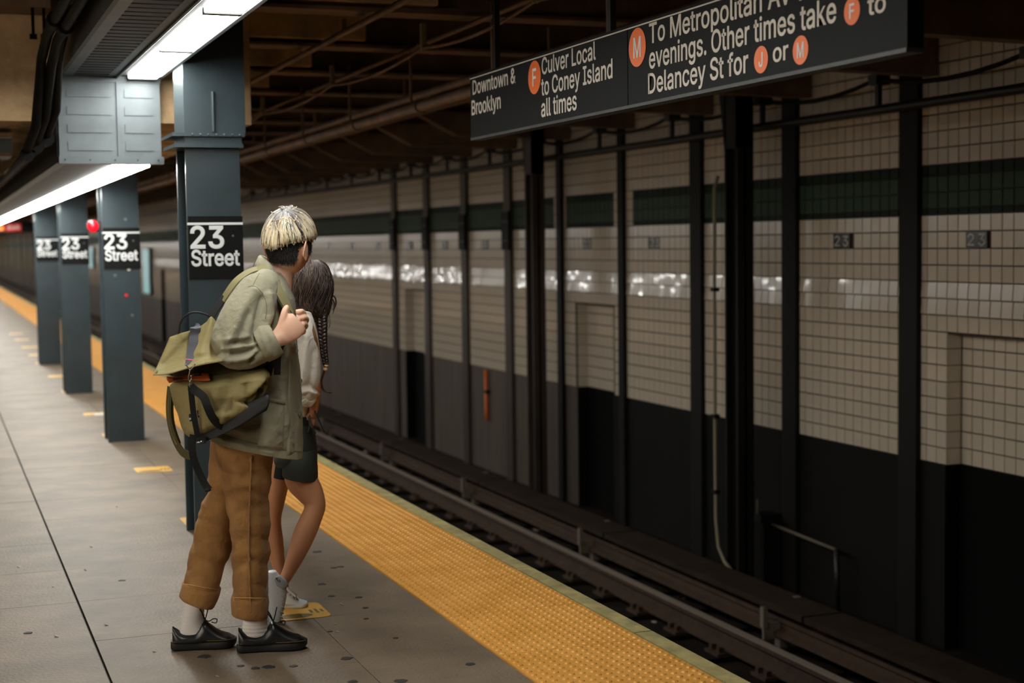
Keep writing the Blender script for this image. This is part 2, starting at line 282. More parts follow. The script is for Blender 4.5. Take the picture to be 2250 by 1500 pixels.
's':(365,'182 -8 157 -7 133 -3 112 3 93 12 76 24 62 38 50 54 41 73 36 94 94 107 101 87 111 72 124 60 141 52 160 47 181 45 206 47 227 53 244 62 258 74 265 88 268 103 266 115 262 126 254 136 243 144 229 150 212 155 149 170 118 180 92 192 72 208 58 227 50 249 47 274 49 295 55 314 65 332 79 347 95 360 115 370 137 378 161 383 187 384 212 383 234 379 254 372 271 363 286 352 299 339 309 324 318 308 324 290 268 277 262 291 254 304 243 316 228 325 210 331 187 333 166 331 147 326 131 317 119 305 111 292 109 277 110 264 115 253 124 243 136 235 152 229 172 223 229 209 261 200 287 187 306 171 320 153 328 131 331 107 329 85 323 65 312 47 298 31 281 18 260 6 236 -2 210 -7'),
't':(227,'204 379 204 327 6 327 6 379 / 65 471 126 471 126 98 127 83 130 70 136 61 144 55 156 51 170 50 185 51 202 54 213 2 207 0 200 -2 192 -3 184 -3 176 -4 168 -4 138 -1 113 7 92 21 77 41 68 64 65 93'),
'u':(410,'182 -5 158 -3 135 2 115 11 97 23 82 39 69 59 60 82 54 109 53 139 53 379 114 379 114 144 116 117 124 94 137 75 154 61 175 53 200 50 218 51 234 55 249 62 263 71 274 83 283 97 290 113 295 132 296 153 296 379 357 379 357 0 298 0 298 92 307 92 294 60 277 35 257 17 234 5 209 -3'),
'v':(389,'163 0 17 379 84 379 165 155 173 132 180 110 187 87 193 64 199 42 206 21 184 21 191 42 197 64 203 87 209 110 216 132 224 155 305 379 371 379 226 0'),
'w':(567,'138 0 23 379 87 379 133 214 140 190 147 164 154 137 161 107 168 75 175 41 165 41 172 74 179 105 186 135 192 163 199 189 206 214 252 379 316 379 362 214 368 189 375 163 382 136 388 106 395 75 402 41 391 41 399 75 406 106 413 135 420 163 427 189 434 214 480 379 545 379 429 0 368 0 319 172 305 225 300 243 295 262 291 280 277 338 291 338 277 280 263 225 258 207 253 189 248 172 199 0'),
'x':(379,'21 0 171 218 171 171 29 379 100 379 147 306 159 287 170 270 179 253 188 237 198 221 207 206 175 206 185 221 194 237 202 253 211 270 222 287 233 306 282 379 352 379 209 169 209 214 358 0 287 0 231 85 219 103 209 120 200 136 191 152 182 167 173 182 205 182 195 167 187 152 178 136 170 120 160 103 148 85 91 0'),
'y':(389,'47 -139 61 -86 71 -87 83 -89 94 -90 104 -89 113 -86 122 -81 130 -74 138 -64 145 -51 151 -36 163 -1 17 379 84 379 165 155 173 132 180 109 187 87 193 64 199 42 206 21 184 21 190 42 196 64 202 87 209 110 216 132 224 155 305 379 371 379 204 -58 196 -77 187 -93 177 -107 165 -119 153 -128 139 -136 125 -141 109 -144 91 -145 82 -145 73 -144 65 -143 57 -142 52 -140'),
' ':(188,'')}

def text_mesh(s, bold=0.012):
    cu = bpy.data.curves.new('lettering', 'CURVE'); cu.dimensions = '2D'; cu.fill_mode = 'BOTH'; cu.bevel_depth = bold; cu.bevel_resolution = 0
    x = 0
    for ch in s:
        adv, sp = GLYPH[ch]
        for pl in (sp.split(' / ') if sp else []):
            q = np.array([int(v)/1000 for v in pl.split()]).reshape(-1, 2); n = len(q)
            q = q.ravel()
            spl = cu.splines.new('POLY'); spl.points.add(n-1); spl.use_cyclic_u = True
            for i in range(n): spl.points[i].co = (q[2*i]+x, q[2*i+1], 0, 1)
        x += adv/1000
    ob = bpy.data.objects.new('lettering_tmp', cu); COL.objects.link(ob)
    bpy.context.view_layer.update()
    me = bpy.data.meshes.new_from_object(ob.evaluated_get(bpy.context.evaluated_depsgraph_get()))
    bpy.data.objects.remove(ob); bpy.data.curves.remove(cu)
    return me
TEXTS = {}
def lettering(name, s, m, parent, o, right, up, width=None, height=None, bold=0.012, thick=0.0006):
    """flat letters: o = baseline start (world), right/up unit vectors; width = overall width, height = cap height"""
    key = (s, bold)
    if key not in TEXTS:
        me = text_mesh(s, bold); n = len(me.vertices); co = np.empty(n*3); me.vertices.foreach_get('co', co)
        co = co.reshape(-1, 3); TEXTS[key] = (co, [tuple(p.vertices) for p in me.polygons]); bpy.data.meshes.remove(me)
    co, fs = TEXTS[key]
    x0, x1 = co[:, 0].min(), co[:, 0].max()
    cap = 0.509
    sy = height / cap if height else None
    sx = width / (x1 - x0) if width else sy
    if sy is None: sy = sx
    o, right, up = np.array(o), np.array(right), np.array(up); nrm = np.cross(right, up)
    mb = MB()
    P = o + np.outer((co[:, 0]-x0)*sx, right) + np.outer(co[:, 1]*sy, up) + nrm*thick + np.outer(co[:, 2]*.2*sy, nrm)
    mb.add(P, fs)
    return mb.build(name, m, parent)
def disc(mb, c, right, up, rx, ry, n=32, thick=0.001):
    c, right, up = np.array(c), np.array(right), np.array(up); nr = np.cross(right, up)
    vs = [c + right*rx*math.cos(2*PI*k/n) + up*ry*math.sin(2*PI*k/n) + nr*thick for k in range(n)]
    vs2 = [v - nr*thick*0.98 for v in vs]
    mb.add(vs + vs2, [tuple(range(n)), tuple(range(2*n-1, n-1, -1))] + [(i+n, (i+1) % n+n, (i+1) % n, i) for i in range(n)])
    return mb
# ------------------------------------------------------------------ materials of the place
mat('concrete_floor', '#7c6c58', 0.6, col2='#5b4e3f', vscale=2.2, bump=0.3, bscale=70, rand=0.05)
mat('floor_joint', '#3a322b', 0.9)
mat('gum', '#2b2622', 0.7)
mat('gum_pale', '#a39a8e', 0.7)
mat('yellow', '#e2a552', 0.5, col2='#cd9038', vscale=5, bump=0.1)
mat('edge_board', '#b0a26c', 0.75, col2='#7d7349', vscale=9, bump=0.3, bscale=40)
mat('dark_gap', '#100d0a', 0.9)
mat('tile_white', '#d0c2ae', 0.2, rand=0.05, coat=0.2)
mat('tile_white_matt', '#d0c2ae', 0.6)
mat('tile_green', '#3c5141', 0.6, rand=0.06, spec=0.2)
mat('tile_green_dark', '#1c2a22', 0.6, rand=0.05, spec=0.2)
mat('tile_black', '#15181a', 0.25)
mat('grout', '#3d2f24', 0.9)
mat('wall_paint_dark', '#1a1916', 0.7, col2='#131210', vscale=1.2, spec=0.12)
mat('wall_paint', '#5e5147', 0.6, col2='#463b32', vscale=1.2, bump=0.15, bscale=20, stretch=(3, 3, 0.35))
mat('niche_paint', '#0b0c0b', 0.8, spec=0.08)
mat('wall_steel', '#1b1815', 0.6, col2='#131110', vscale=3, spec=0.2)
mat('wall_steel_lit', '#463a31', 0.55, col2='#352b24', vscale=3)  # lighter copy of the column steel, light painted into its colour
mat('steel_blue', '#323f45', 0.38, col2='#273235', vscale=3, coat=0.15, bump=0.05, bscale=30)
mat('beam', '#86694f', 0.7, col2='#4a3a2c', vscale=2.5, bump=0.2)
mat('ceiling', '#2a221c', 0.85, col2='#17120f', vscale=2.0)
mat('concrete', '#dcbb90', 0.9, col2='#987c5a', vscale=3.5, bump=0.6, bscale=25)
mat('pipe_dark', '#17140f', 0.5)
mat('pipe_rust', '#7a5b40', 0.6, col2='#4a3626', vscale=6)
mat('cable', '#060606', 0.6, spec=0.15)
mat('fixture', '#5d6467', 0.42, metal=0.35, col2='#6f787b', vscale=5)
mat('fixture_dark', '#4b4d4c', 0.5, metal=0.3, col2='#38393a', vscale=4)
mat('tube_near', '#f4fff8', 0.5, emit=(1.0, 1.0, 0.95, 1), estr=TUBE_NEAR)
mat('tube_far', '#f4fff8', 0.5, emit=(1.0, 1.0, 0.95, 1), estr=TUBE_FAR)
mat('tube_distant', '#f4fff8', 0.5, emit=(1.0, 1.0, 0.95, 1), estr=TUBE_FAR)
mat('fill_side', '#f4fff8', 0.5, emit=(1.0, 0.93, 0.82, 1), estr=FILL_SIDE)
mat('sign_black', '#090a0a', 0.6, spec=0.18)
mat('sign_white', '#d8dcdc', 0.5)
mat('sign_warm', '#d2cabd', 0.5)
mat('sign_orange', '#ea6d20', 0.45)
mat('sign_red', '#c4202a', 0.5, emit='#ff2a30', estr=0.12)
mat('lamp_red', '#c01020', 0.3, emit='#ff0c1c', estr=1.1)
mat('lamp_warm', '#ffe2b0', 0.3, emit='#ffd9a0', estr=4)
mat('glow_cyan', '#a8d8da', 0.3, emit='#b8e8ea', estr=0.35)
mat('rail_top', '#9c8e80', 0.35, metal=0.25)
mat('rail_side', '#4a3222', 0.75, col2='#30200f', vscale=9)
mat('tie', '#221a14', 0.9, col2='#120d0a', vscale=8, spec=0.1)
mat('track_floor', '#2a2119', 0.9, col2='#120e0a', vscale=4, bump=0.6, bscale=30, spec=0.1)
mat('board', '#372b1e', 0.85, col2='#241b13', vscale=5, spec=0.15)
mat('bracket', '#8d836c', 0.7)
mat('insulator', '#6d6353', 0.7)
mat('paper', '#b8aea3', 0.8)
mat('sticker', '#d8a94c', 0.5, col2='#c8963c', vscale=8)
mat('sticker_print', '#6b5a30', 0.6)
mat('grime_white', '#c8c2ba', 0.6)

for q in ('tube_distant', 'sign_red', 'lamp_red', 'lamp_warm', 'glow_cyan'): MATS[q].cycles.emission_sampling = 'NONE'

# ------------------------------------------------------------------ platform
YN, YF = 3.0, 172.0
XE0, XE1, XE2 = 1.87, 2.45, 2.535          # tactile strip, edge board, platform edge
fl = struct('floor', MB().box(-4.0, XE1+0.02, YN-9, YF, -0.35, -0.012), 'floor_joint')
xs = [-3.9, -3.05, -2.2, -1.2, -0.33, 0.527, 1.383, XE0]
for i in range(len(xs)-1):
    y, k = 2.42, 0
    while y < YF:
        ln = 0.69 if y < 26 else 6.9
        if i < 3: ln = 6.9
        g = 0.001 if y < 26 else 0.004
        y1 = min(y+ln, YF)
        gl, gr = (.005 if i == 5 else .0012), (.005 if i == 4 else .0012)
        MB().box(xs[i]+gl, xs[i+1]-gr, y+g, y1-g, -0.03, random.uniform(-0.0012, 0.0)).build('paving_slab', 'concrete_floor', fl)
        y = y1
MB().box(-3.9, XE0, -6, 2.41, -0.03, 0).build('paving_slab', 'concrete_floor', fl)
GUM = [(1.712,7.151,.03),(1.695,6.761,.022),(1.728,6.768,.02),(1.562,6.452,.026),(1.623,5.95,.016),(1.647,6.142,.022),(1.546,6.214,.02),(1.356,5.24,.026),
       (1.578,5.773,.014),(1.456,4.887,.03),(1.742,4.987,.026),(0.882,5.475,.03),(1.069,5.244,.028),(1.021,5.247,.02),(1.155,5.22,.018),(1.394,5.637,.012),
       (0.98,5.30,.016),(1.60,5.44,.014),(1.3,4.95,.02),(0.3,6.1,.02),(0.75,6.9,.02),(1.05,6.4,.018),(1.5,7.4,.018)]
for (x, y, r) in GUM:
    mb = MB(); n = 12; rr = [r*.72*random.uniform(.75, 1.15) for _ in range(n)]
    vs = [(x+rr[k]*1.1*math.cos(2*PI*k/n), y+rr[k]*math.sin(2*PI*k/n), 0.0018) for k in range(n)] + [(x+rr[k]*1.2*math.cos(2*PI*k/n), y+1.1*rr[k]*math.sin(2*PI*k/n), -0.001) for k in range(n)]
    mb.add(vs, [tuple(range(n))] + [(k+n, (k+1) % n+n, (k+1) % n, k) for k in range(n)])
    mb.build('gum_spot', 'gum', fl)
for (x, y) in [(0.62,7.2),(0.70,7.75),(0.45,6.9),(0.40,6.0),(0.33,7.4),(0.6,6.1),(0.9,5.95),(0.72,5.62),(1.44,5.74),(1.55,6.05),(0.88,5.2),(0.25,8.3),(1.42,5.62),(0.95,8.9)]:
    MB().tube([(x, y, 0.0), (x+0.001, y, 0.0022)], [random.uniform(.006, .014)]*2, 8).build('gum_spot', 'gum_pale', fl)

# tactile strip: panels with rows of domes, all sharing one mesh
ts = thing('tactile_strip', ((XE0+XE1)/2, 8, 0), 'yellow tactile warning strip of raised domes along the platform edge', 'warning strip')
PL = 0.6096
pm = MB().box(-0.288, 0.288, -PL/2+0.002, PL/2-0.002, -0.011, 0.006)
PT = PL/14.5
nyd = 14
for a in range(14):
    for b in range(nyd):
        cx, cy = -0.288 + 0.0205 + a*0.0412, -PL/2 + (b+0.5)*PL/nyd
        n = 6
        vs = [(cx+.0125*math.cos(2*PI*k/n), cy+.0125*math.sin(2*PI*k/n), .006) for k in range(n)] + \
             [(cx+.0085*math.cos(2*PI*k/n), cy+.0085*math.sin(2*PI*k/n), .0103) for k in range(n)] + [(cx, cy, .0112)]
        pm.add(vs, [(k, (k+1) % n, (k+1) % n+n, k+n) for k in range(n)] + [(k+n, (k+1) % n+n, 2*n) for k in range(n)])
pme = pm.mesh('tactile_panel')
y = 2.9
while y < 75:
    place('tactile_panel', pme, 'yellow', ts, ((XE0+XE1)/2, y, 0)); y += PL
MB().box(XE0+.005, XE1-.008, 75, YF, -0.011, 0.008).build('tactile_panel', 'yellow', ts)
# edge rubbing board
eb = thing('platform_edge_board', ((XE1+XE2)/2, 8, -0.05), 'pale worn rubbing board between the yellow strip and the track', 'edge board')
y = 2.2
for ln in [2.93, 1.25, 3.0] + [3.66]*32:
    if y > YF: break
    MB().box(XE1+.012, XE2, y+.004, y+ln-.004, -0.09, 0.004).build('board_length', 'edge_board', eb); y += ln
struct('platform_side', MB().box(XE1-0.05, XE2-0.06, YN-9, YF, -1.3, -0.092), 'wall_paint')

# ------------------------------------------------------------------ track bed, rails
ZB = -1.24
tb = struct('track_bed', MB().prism([(XE2-.1, ZB-.5), (6.35, ZB-.5), (6.35, ZB), (4.55, ZB), (4.5, ZB-.28), (3.72, ZB-.28), (3.67, ZB), (XE2-.1, ZB)], 'y', -6, YF), 'track_floor')
for xc in (3.38, 4.83):
    x0, x1 = (xc-.42, xc+.28) if xc < 4 else (xc-.28, xc+.42)
    tm = MB().box(x0-xc, x1-xc, -.11, .11, ZB-.02, ZB+.03).mesh('tie_block')
    pl = MB().box(-.15, .15, -.09, .09, ZB+.03, ZB+.05)
    for sx in (-.11, .11):
        for sy in (-.05, .05): pl.box(sx-.018, sx+.018, sy-.018, sy+.018, ZB+.05, ZB+.085)
    pl = pl.mesh('tie_plate')
    for k in range(75):
        yy = 3.2 + .6*k
        place('tie_block', tm, 'tie', tb, (xc, yy, 0)); place('tie_plate', pl, 'rail_side', tb, (xc, yy, 0))
for xc, lb in ((3.38, 'running rail hidden under the platform side of the track'), (4.83, 'worn running rail with a polished top, farther from the platform')):
    rt = thing('running_rail', (xc, 10, ZB+.05), lb, 'rail')
    z0 = ZB+.05
    MB().prism([(xc-.07, z0), (xc+.07, z0), (xc+.07, z0+.012), (xc+.01, z0+.03), (xc+.01, z0+.095), (xc+.034, z0+.105), (xc+.034, z0+.132), (xc-.034, z0+.132), (xc-.034, z0+.105), (xc-.01, z0+.095), (xc-.01, z0+.03), (xc-.07, z0+.012)], 'y', -6, YF).build('rail_web', 'rail_side', rt)
    MB().box(xc-.03, xc+.03, -6, YF, z0+.132, z0+.139).build('rail_head', 'rail_top', rt)
t3 = thing('third_rail', (5.2, 10, ZB), 'third rail under a long timber cover board near the tiled wall', 'rail')
MB().prism([(5.13, ZB+.12), (5.27, ZB+.12), (5.27, ZB+.14), (5.215, ZB+.155), (5.215, ZB+.2), (5.24, ZB+.21), (5.24, ZB+.24), (5.16, ZB+.24), (5.16, ZB+.21), (5.185, ZB+.2), (5.185, ZB+.155), (5.13, ZB+.14)], 'y', -6, YF).build('power_rail', 'rail_side', t3)
y = -4.0
while y < 60:
    MB().box(5.07, 5.36, y+.006, y+3.0, ZB+.31, ZB+.35).build('cover_board', 'board', t3)
    y += 3.03
MB().box(5.07, 5.36, y, YF, ZB+.31, ZB+.35).build('cover_board', 'board', t3)
bk = MB().box(-.03, .03, -.035, .035, 0, .12).box(-.02, .14, -.02, .02, .02, .06).box(-.15, -.115, -.022, .022, .17, .31).box(-.14, -.01, -.012, .012, .09, .2).box(.10, .14, -.02, .02, .06, .355).mesh('rail_bracket')
for k in range(16): place('rail_bracket', bk, 'insulator', t3, (5.2, 5.55+3.03*k, ZB))
SCR = [((815,993),.14,'long pale paper scrap lying beside the far rail, farthest of the litter'), ((1187,1163),.09,'white crumpled paper scrap between the rail and the third rail'),
       ((1005,1055),.07,'small pale scrap at the foot of the third rail'), ((1420,1238),.10,'grey torn scrap of litter below a third rail bracket'),
       ((1437,1364),.025,'tiny white pellet of litter under the platform edge'), ((1690,1357),.05,'bright sliver of foil on the dark track floor'),
       ((1510,1310),.09,'brownish flat leaf of litter on the track floor'), ((1690,1385),.07,'rust brown scrap of card near the third rail')]
for (p, s, lb) in SCR:
    c = onZ(p[0], p[1], ZB+.012); mb = MB(); n = 6
    vs = []
    for i in range(n):
        for j in range(n):
            vs.append((c[0]+(i/(n-1)-.5)*s*1.1+random.uniform(-.1, .1)*s/n, c[1]+(j/(n-1)-.5)*s*1.5, ZB+.006+random.uniform(0, .22)*s))
    m_ = len(vs); vs += [(a, b, d-.004) for a, b, d in vs]
    q = [(i*n+j, (i+1)*n+j, (i+1)*n+j+1, i*n+j+1) for i in range(n-1) for j in range(n-1)]
    mb.add(vs, q + [tuple(k+m_ for k in reversed(f)) for f in q])
    tag(mb.build('paper_scrap', 'rail_side' if 'brown' in lb else 'paper'), lb, 'litter', 'litter on the track')

# ------------------------------------------------------------------ tiled wall beyond the track
XW, TP, RP, ND = 6.2, 0.1073, 0.1098, 0.12
NI = [(7.28+6.06*k, 8.16+6.06*k) for k in range(8)]        # refuge niches
NTOP = 0.866
wb = MB().box(XW+ND, XW+.5, -6, YF, ZB-.3, 3.4)
edges = [-6.0] + [e for n in NI for e in n] + [YF]
for i in range(0, len(edges), 2): wb.box(XW, XW+ND+.01, edges[i], edges[i+1], ZB-.3, 3.4)
for (a, b) in NI: wb.box(XW, XW+ND+.01, a, b, NTOP, 3.4)
wr = struct('wall_right', wb, 'grout')
# painted lower wall panels and black niche backs
def paint(y0, y1, x, m, nm):
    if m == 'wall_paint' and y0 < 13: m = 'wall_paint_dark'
    MB().box(x-.008, x+.005, y0, y1, ZB, -.003).build(nm, m, wr)
for i in range(0, len(edges), 2): paint(edges[i], edges[i+1], XW, 'wall_paint', 'painted_panel')
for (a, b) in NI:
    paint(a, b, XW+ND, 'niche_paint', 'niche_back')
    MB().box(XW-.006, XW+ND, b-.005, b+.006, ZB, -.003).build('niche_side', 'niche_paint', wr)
TT = 0.0                                                # default lean; two courses get more, shaped to catch a highlight
def tile_mesh(mb, x, y, z, wy, hz, lean=None):
    a = TT if lean is None else lean
    p = .0025
    X0, X1 = x-.0105, x-.0105+a
    vs = [(X0, y+p, z+p), (X0, y+wy-p, z+p), (X1, y+wy-p, z+hz-p), (X1, y+p, z+hz-p), (x+.002, y, z), (x+.002, y+wy, z), (x+.002, y+wy, z+hz), (x+.002, y, z+hz)]
    mb.add(vs, [(0, 3, 2, 1), (0, 1, 5, 4), (1, 2, 6, 5), (2, 3, 7, 6), (3, 0, 4, 7)])
GAP, GY = .0045, .0065
rows = [(k*RP, RP, 'tile_white') for k in range(15)] + [(1.647, .042, 'tile_green_dark'), (1.689, .1065, 'tile_green'), (1.7955, .1065, 'tile_green'), (1.902, .074, 'tile_green_dark')] + [(1.976+k*RP, RP, 'tile_white') for k in range(9)]
Y0, Y1 = 6.75, 27.0
ncol = int((Y1-Y0)/TP)
plates = [7.855+1.518*k for k in range(12)]
def in_niche(y, z): return z < NTOP-.02 and any(a-.02 < y+TP/2 < b+.02 for a, b in NI)
def near_break(y): return any(abs(y+TP/2-c) < .2 for c in (13.1, 14.65))
tiles = []
for j in range(ncol):
    y = Y0 + j*TP
    for (z, h, m) in rows:
        x = XW
        if in_niche(y, z):
            if z+h > NTOP+.03: continue
            x = XW+ND
        if 1.42 < z < 1.44 and any(abs(y+TP/2-c) < TP for c in plates): continue
        mm = m
        if near_break(y) and 'green' in m: mm = 'tile_white_matt'
        tiles.append((x, y, z, h, mm))
def shows(t):
    d = CM.T @ (np.array([t[0], t[1]+TP/2, t[2]+t[3]/2]) - CEN)
    px, py = 1125+FPX*d[0]/d[2], 750+FPX*d[1]/d[2]
    if not (5 < px < 2245 and 5 < py < 1495): return -1
    for c in [8.55+1.518*k for k in range(9)]:
        if abs(t[1]+TP/2-c) < .13: return -1
    return t[3]*TP/d[2]**2
order = sorted(range(len(tiles)), key=lambda i: -shows(tiles[i]))
big = set(order[:300])
TM = {}
rest = {}
for i, (x, y, z, h, m) in enumerate(tiles):
    if i in big:
        bl = .95 < z < 1.2
        if (h, m, bl) not in TM:
            q = MB(); tile_mesh(q, -.007 if bl else 0, GY/2, GAP/2, TP-GY, h-GAP, .0085 if bl else 0); TM[h, m, bl] = q.mesh('tile')
        o = place('tile', TM[h, m, bl], m, wr, (x, y, z))
        o.rotation_euler = (0, random.gauss(0, .004), random.gauss(0, .006))
    else:
        glint_lean = .0118 if .95 < z < 1.2 else 0.0  # lean of two courses, shaped to throw a bright streak
        if glint_lean and y < 12.6: glint_lean = .0098
        tile_mesh(rest.setdefault(m, MB()), x-glint_lean*.6, y+GY/2, z+GAP/2, TP-GY, h-GAP, max(glint_lean+random.gauss(0, .0011 if glint_lean else .0005), 0))
for m, mb in rest.items(): tag(mb.build('small_tiles', m, wr), kind='stuff')
# tiled niche cheek (the side that faces the viewer)
for (a, b) in NI[:4]:
    for k in range(8):
        z = k*RP
        if z+RP > NTOP+.02: continue
        MB().box(XW+.001, XW+ND-.008, b-.009, b+.003, z+GAP/2, z+RP-GAP/2).build('tile', 'tile_white', wr)
# beyond the nearer part the joints are far too fine to build: a procedural tile pattern in the same colours
def far_tiles(nm, c1, c2, z0, z1, pitch):
    m = mat(nm, c1, 0.6 if 'green' in nm else 0.2, spec=0.2 if 'green' in nm else 0.5); nt = m.node_tree; b = nt.nodes['Principled BSDF']
    g = nt.nodes.new('ShaderNodeNewGeometry'); sp = nt.nodes.new('ShaderNodeSeparateXYZ'); cb = nt.nodes.new('ShaderNodeCombineXYZ')
    br = nt.nodes.new('ShaderNodeTexBrick'); br.offset = 0.0
    br.inputs['Color1'].default_value = lin(c1); br.inputs['Color2'].default_value = lin(c1); br.inputs['Mortar'].default_value = lin(c2)
    br.inputs['Scale'].default_value = 1.0; br.inputs['Brick Width'].default_value = TP; br.inputs['Row Height'].default_value = pitch; br.inputs['Mortar Size'].default_value = .003
    nt.links.new(g.outputs['Position'], sp.inputs[0]); nt.links.new(sp.outputs['Y'], cb.inputs['X']); nt.links.new(sp.outputs['Z'], cb.inputs['Y'])
    nt.links.new(cb.outputs[0], br.inputs['Vector']); nt.links.new(br.outputs['Color'], b.inputs['Base Color'])
    q = MB(); y = Y1 - .02
    cuts = [Y1-.02] + [e for n in NI if n[0] > Y1-1 for e in n] + [YF]
    if z0 < NTOP:
        for i in range(0, len(cuts), 2): tile_mesh(q, XW, cuts[i], z0, cuts[i+1]-cuts[i], NTOP-z0, .0)
        tile_mesh(q, XW, cuts[0], NTOP, YF-cuts[0], z1-NTOP, .0)
    else: tile_mesh(q, XW, Y1-.02, z0, YF-Y1, z1-z0, 0)
    q.build('far_tiling', m, wr)
far_tiles('tile_far_white', '#d0c2ae', '#3d2f24', 0, 1.645, RP); far_tiles('tile_far_green', '#3c5141', '#1c2a22', 1.647, 1.974, .1065); far_tiles('tile_far_top', '#d0c2ae', '#3d2f24', 1.976, 2.96, RP)
for k in (9, 10):  # same two courses farther along, tilted for the bright streak
    q = MB(); tile_mesh(q, XW-.004, Y1, k*RP+.003, 40, RP-.005, .0118); q.build('far_tiling', 'tile_white', wr)
# number plates on the tiles
for k, c in enumerate(plates):
    z = 13*RP
    p = MB().box(XW-.012, XW+.002, c-TP+.003, c+TP-.003, z+.003, z+RP-.003).build('number_tile', 'tile_black', wr)
    if k < 9: lettering('numeral', '2', 'sign_warm', p, (XW-.0125, c+.086, z+.018), (0, -1, 0), (0, 0, 1), .066, .074, .0); lettering('numeral', '3', 'sign_warm', p, (XW-.0125, c-.02, z+.018), (0, -1, 0), (0, 0, 1), .066, .074, .0)

# steel columns standing against the wall
def wall_column(y, wd, p, lb, m='wall_steel'):
    t = thing('wall_column', (XW-p/2, y, ZB), lb, 'column', 'steel columns along the tiled wall')
    MB().box(XW-p, XW-.012, y-wd/2, y+wd/2, ZB, 2.84).build('flange', m, t)
    MB().box(XW-p-.012, XW-.012, y-wd/2-.02, y+wd/2+.02, 2.62, 2.80).build('gusset', 'wall_steel', t)
    return t
ORD = ['nearest', 'second nearest', 'third nearest', 'fourth nearest', 'fifth nearest', 'sixth nearest', 'seventh nearest', 'eighth nearest', 'farthest']
for k in range(-1, 9):
    y = 8.52+1.518*k
    if k == -1: continue
    thin = k in (3, 4)
    t = wall_column(y, .12 if thin else .2, .05, ('thin' if thin else 'broad') + ' dark steel column on the tiled wall, ' + ORD[k] + ' of the row', 'wall_steel_lit' if k >= 5 else 'wall_steel')  # farther columns take the tone with light painted in
    if k >= 5:
        s = MB().box(XW-.075, XW-.05, y-.11, y+.11, 1.42, 1.86).build('column_sign', 'sign_black', t)
        MB().box(XW-.0765, XW-.0745, y-.1, y+.1, 1.74, 1.752).build('sign_line', 'fixture_dark', s)
        MB().box(XW-.0765, XW-.0745, y-.1, y+.1, 1.52, 1.53).build('sign_line', 'fixture_dark', s)
# slim posts of the far wall, the light on them painted as a pale tone
for k, px_ in enumerate((72, 59, 46, 31, 17, 4)):
    y = onX(px_, 560, XW-.1)[1]
    t = thing('far_wall_post', (XW-.06, y, ZB), 'slim post painted pale as lit on the far track wall, ' + ['first', 'second', 'third', 'fourth', 'fifth', 'sixth'][k] + ' left of the farthest platform column', 'post', 'posts at the far end of the wall')
    MB().box(XW-.14, XW-.012, y-.16, y+.16, ZB, 2.8).build('post_shaft', 'bracket', t)
    MB().box(XW-.18, XW-.012, y-.2, y+.2, ZB, ZB+.08).build('post_foot', 'wall_steel', t)

# two heavier columns standing free of the wall
for k, (y, lb) in enumerate(((10.2, 'heavy dark column in front of the wall with a pale conduit on its edge'), (14.4, 'heavy column painted lit brown in front of the wall between the track signs, without conduit'))):
    t = thing('track_column', (5.8, y, ZB), lb, 'column')
    d = .10; m = ('wall_steel', 'wall_steel_lit')[k]  # farther column takes the tone with light painted in
    MB().box(5.74, 5.88, y-d, y-d+.025, ZB, 2.84).build('flange', m, t)
    MB().box(5.74, 5.88, y+d-.025, y+d, ZB, 2.84).build('flange', m, t)
    MB().box(5.80, 5.82, y-d, y+d, ZB, 2.84).build('web', m, t)
    MB().prism([(y-d, 2.2), (y+d, 2.2), (y+d+.12, 2.84), (y-d, 2.84)], 'x', 5.74, 5.88).build('bracket_plate', m, t)
cp = thing('drain_conduit', (5.74, 10.42, -.9), 'pale vertical conduit curving at its foot beside the heavy dark column', 'pipe')
pth = [(5.74, 10.40, 2.0), (5.72, 10.42, 1.9), (5.72, 10.43, 1.2), (5.72, 10.43, .2), (5.72, 10.42, -.7), (5.72, 10.38, -.92), (5.72, 10.28, -1.02), (5.72, 10.18, -1.06)]
MB().tube(pth, .014, 8).build('conduit_pipe', 'bracket', cp, True)
for z in (1.1, .1, -.5): MB().box(5.70, 5.75, 10.40, 10.46, z, z+.03).build('pipe_clamp', 'wall_steel', cp)
# orange conduit on the painted wall
oc = thing('orange_conduit', (XW-.04, 16.9, -.6), 'short orange conduit on the brown painted wall under the tiles', 'pipe')
MB().tube([(XW-.04, 16.9, -.02), (XW-.04, 16.9, -.5), (XW-.04, 16.88, -.62)], .022, 8).build('conduit_pipe', 'sign_orange', oc, True)
MB().box(XW-.06, XW-.008, 16.85, 16.95, -.3, -.26).build('pipe_clamp', 'wall_steel', oc)
# equipment at the wall foot
c0, c1 = onX(1678, 1108, 6.1), onX(1660, 1215, 6.1)
jb = thing('junction_box', (6.1, c0[1], ZB), 'small dark junction box with a pale tag at the foot of the wall', 'box')
MB().box(6.02, 6.18, c0[1]-.13, c0[1]+.05, ZB+.02, c0[2]-.06).build('box_body', 'wall_steel', jb)
MB().box(6.0, 6.02, c0[1]-.13, c0[1]+.05, c0[2]-.12, c0[2]-.05).build('box_lid', 'pipe_dark', jb)
MB().box(5.99, 6.0, c0[1]-.10, c0[1]-.07, c0[2]-.05, c0[2]+.06).build('tag_plate', 'bracket', jb)
a, b = onX(1693, 1150, 6.1), onX(1838, 1208, 6.1)
fp = thing('foot_pipe', (6.1, (a[1]+b[1])/2, ZB), 'thin pale pipe sloping low along the dark wall foot', 'pipe')
MB().tube([a, (a+b)/2, b], .013, 8).build('pipe_run', 'insulator', fp, True)
MB().tube([(6.1, b[1], b[2]+.01), (6.1, b[1]-.02, ZB+.02)], .02, 8).build('pipe_drop', 'pipe_dark', fp, True)
MB().tube([(6.1, a[1]+.02, a[2]+.0), (6.1, a[1]+.02, ZB+.02)], .02, 8).build('pipe_drop', 'pipe_dark', fp, True)

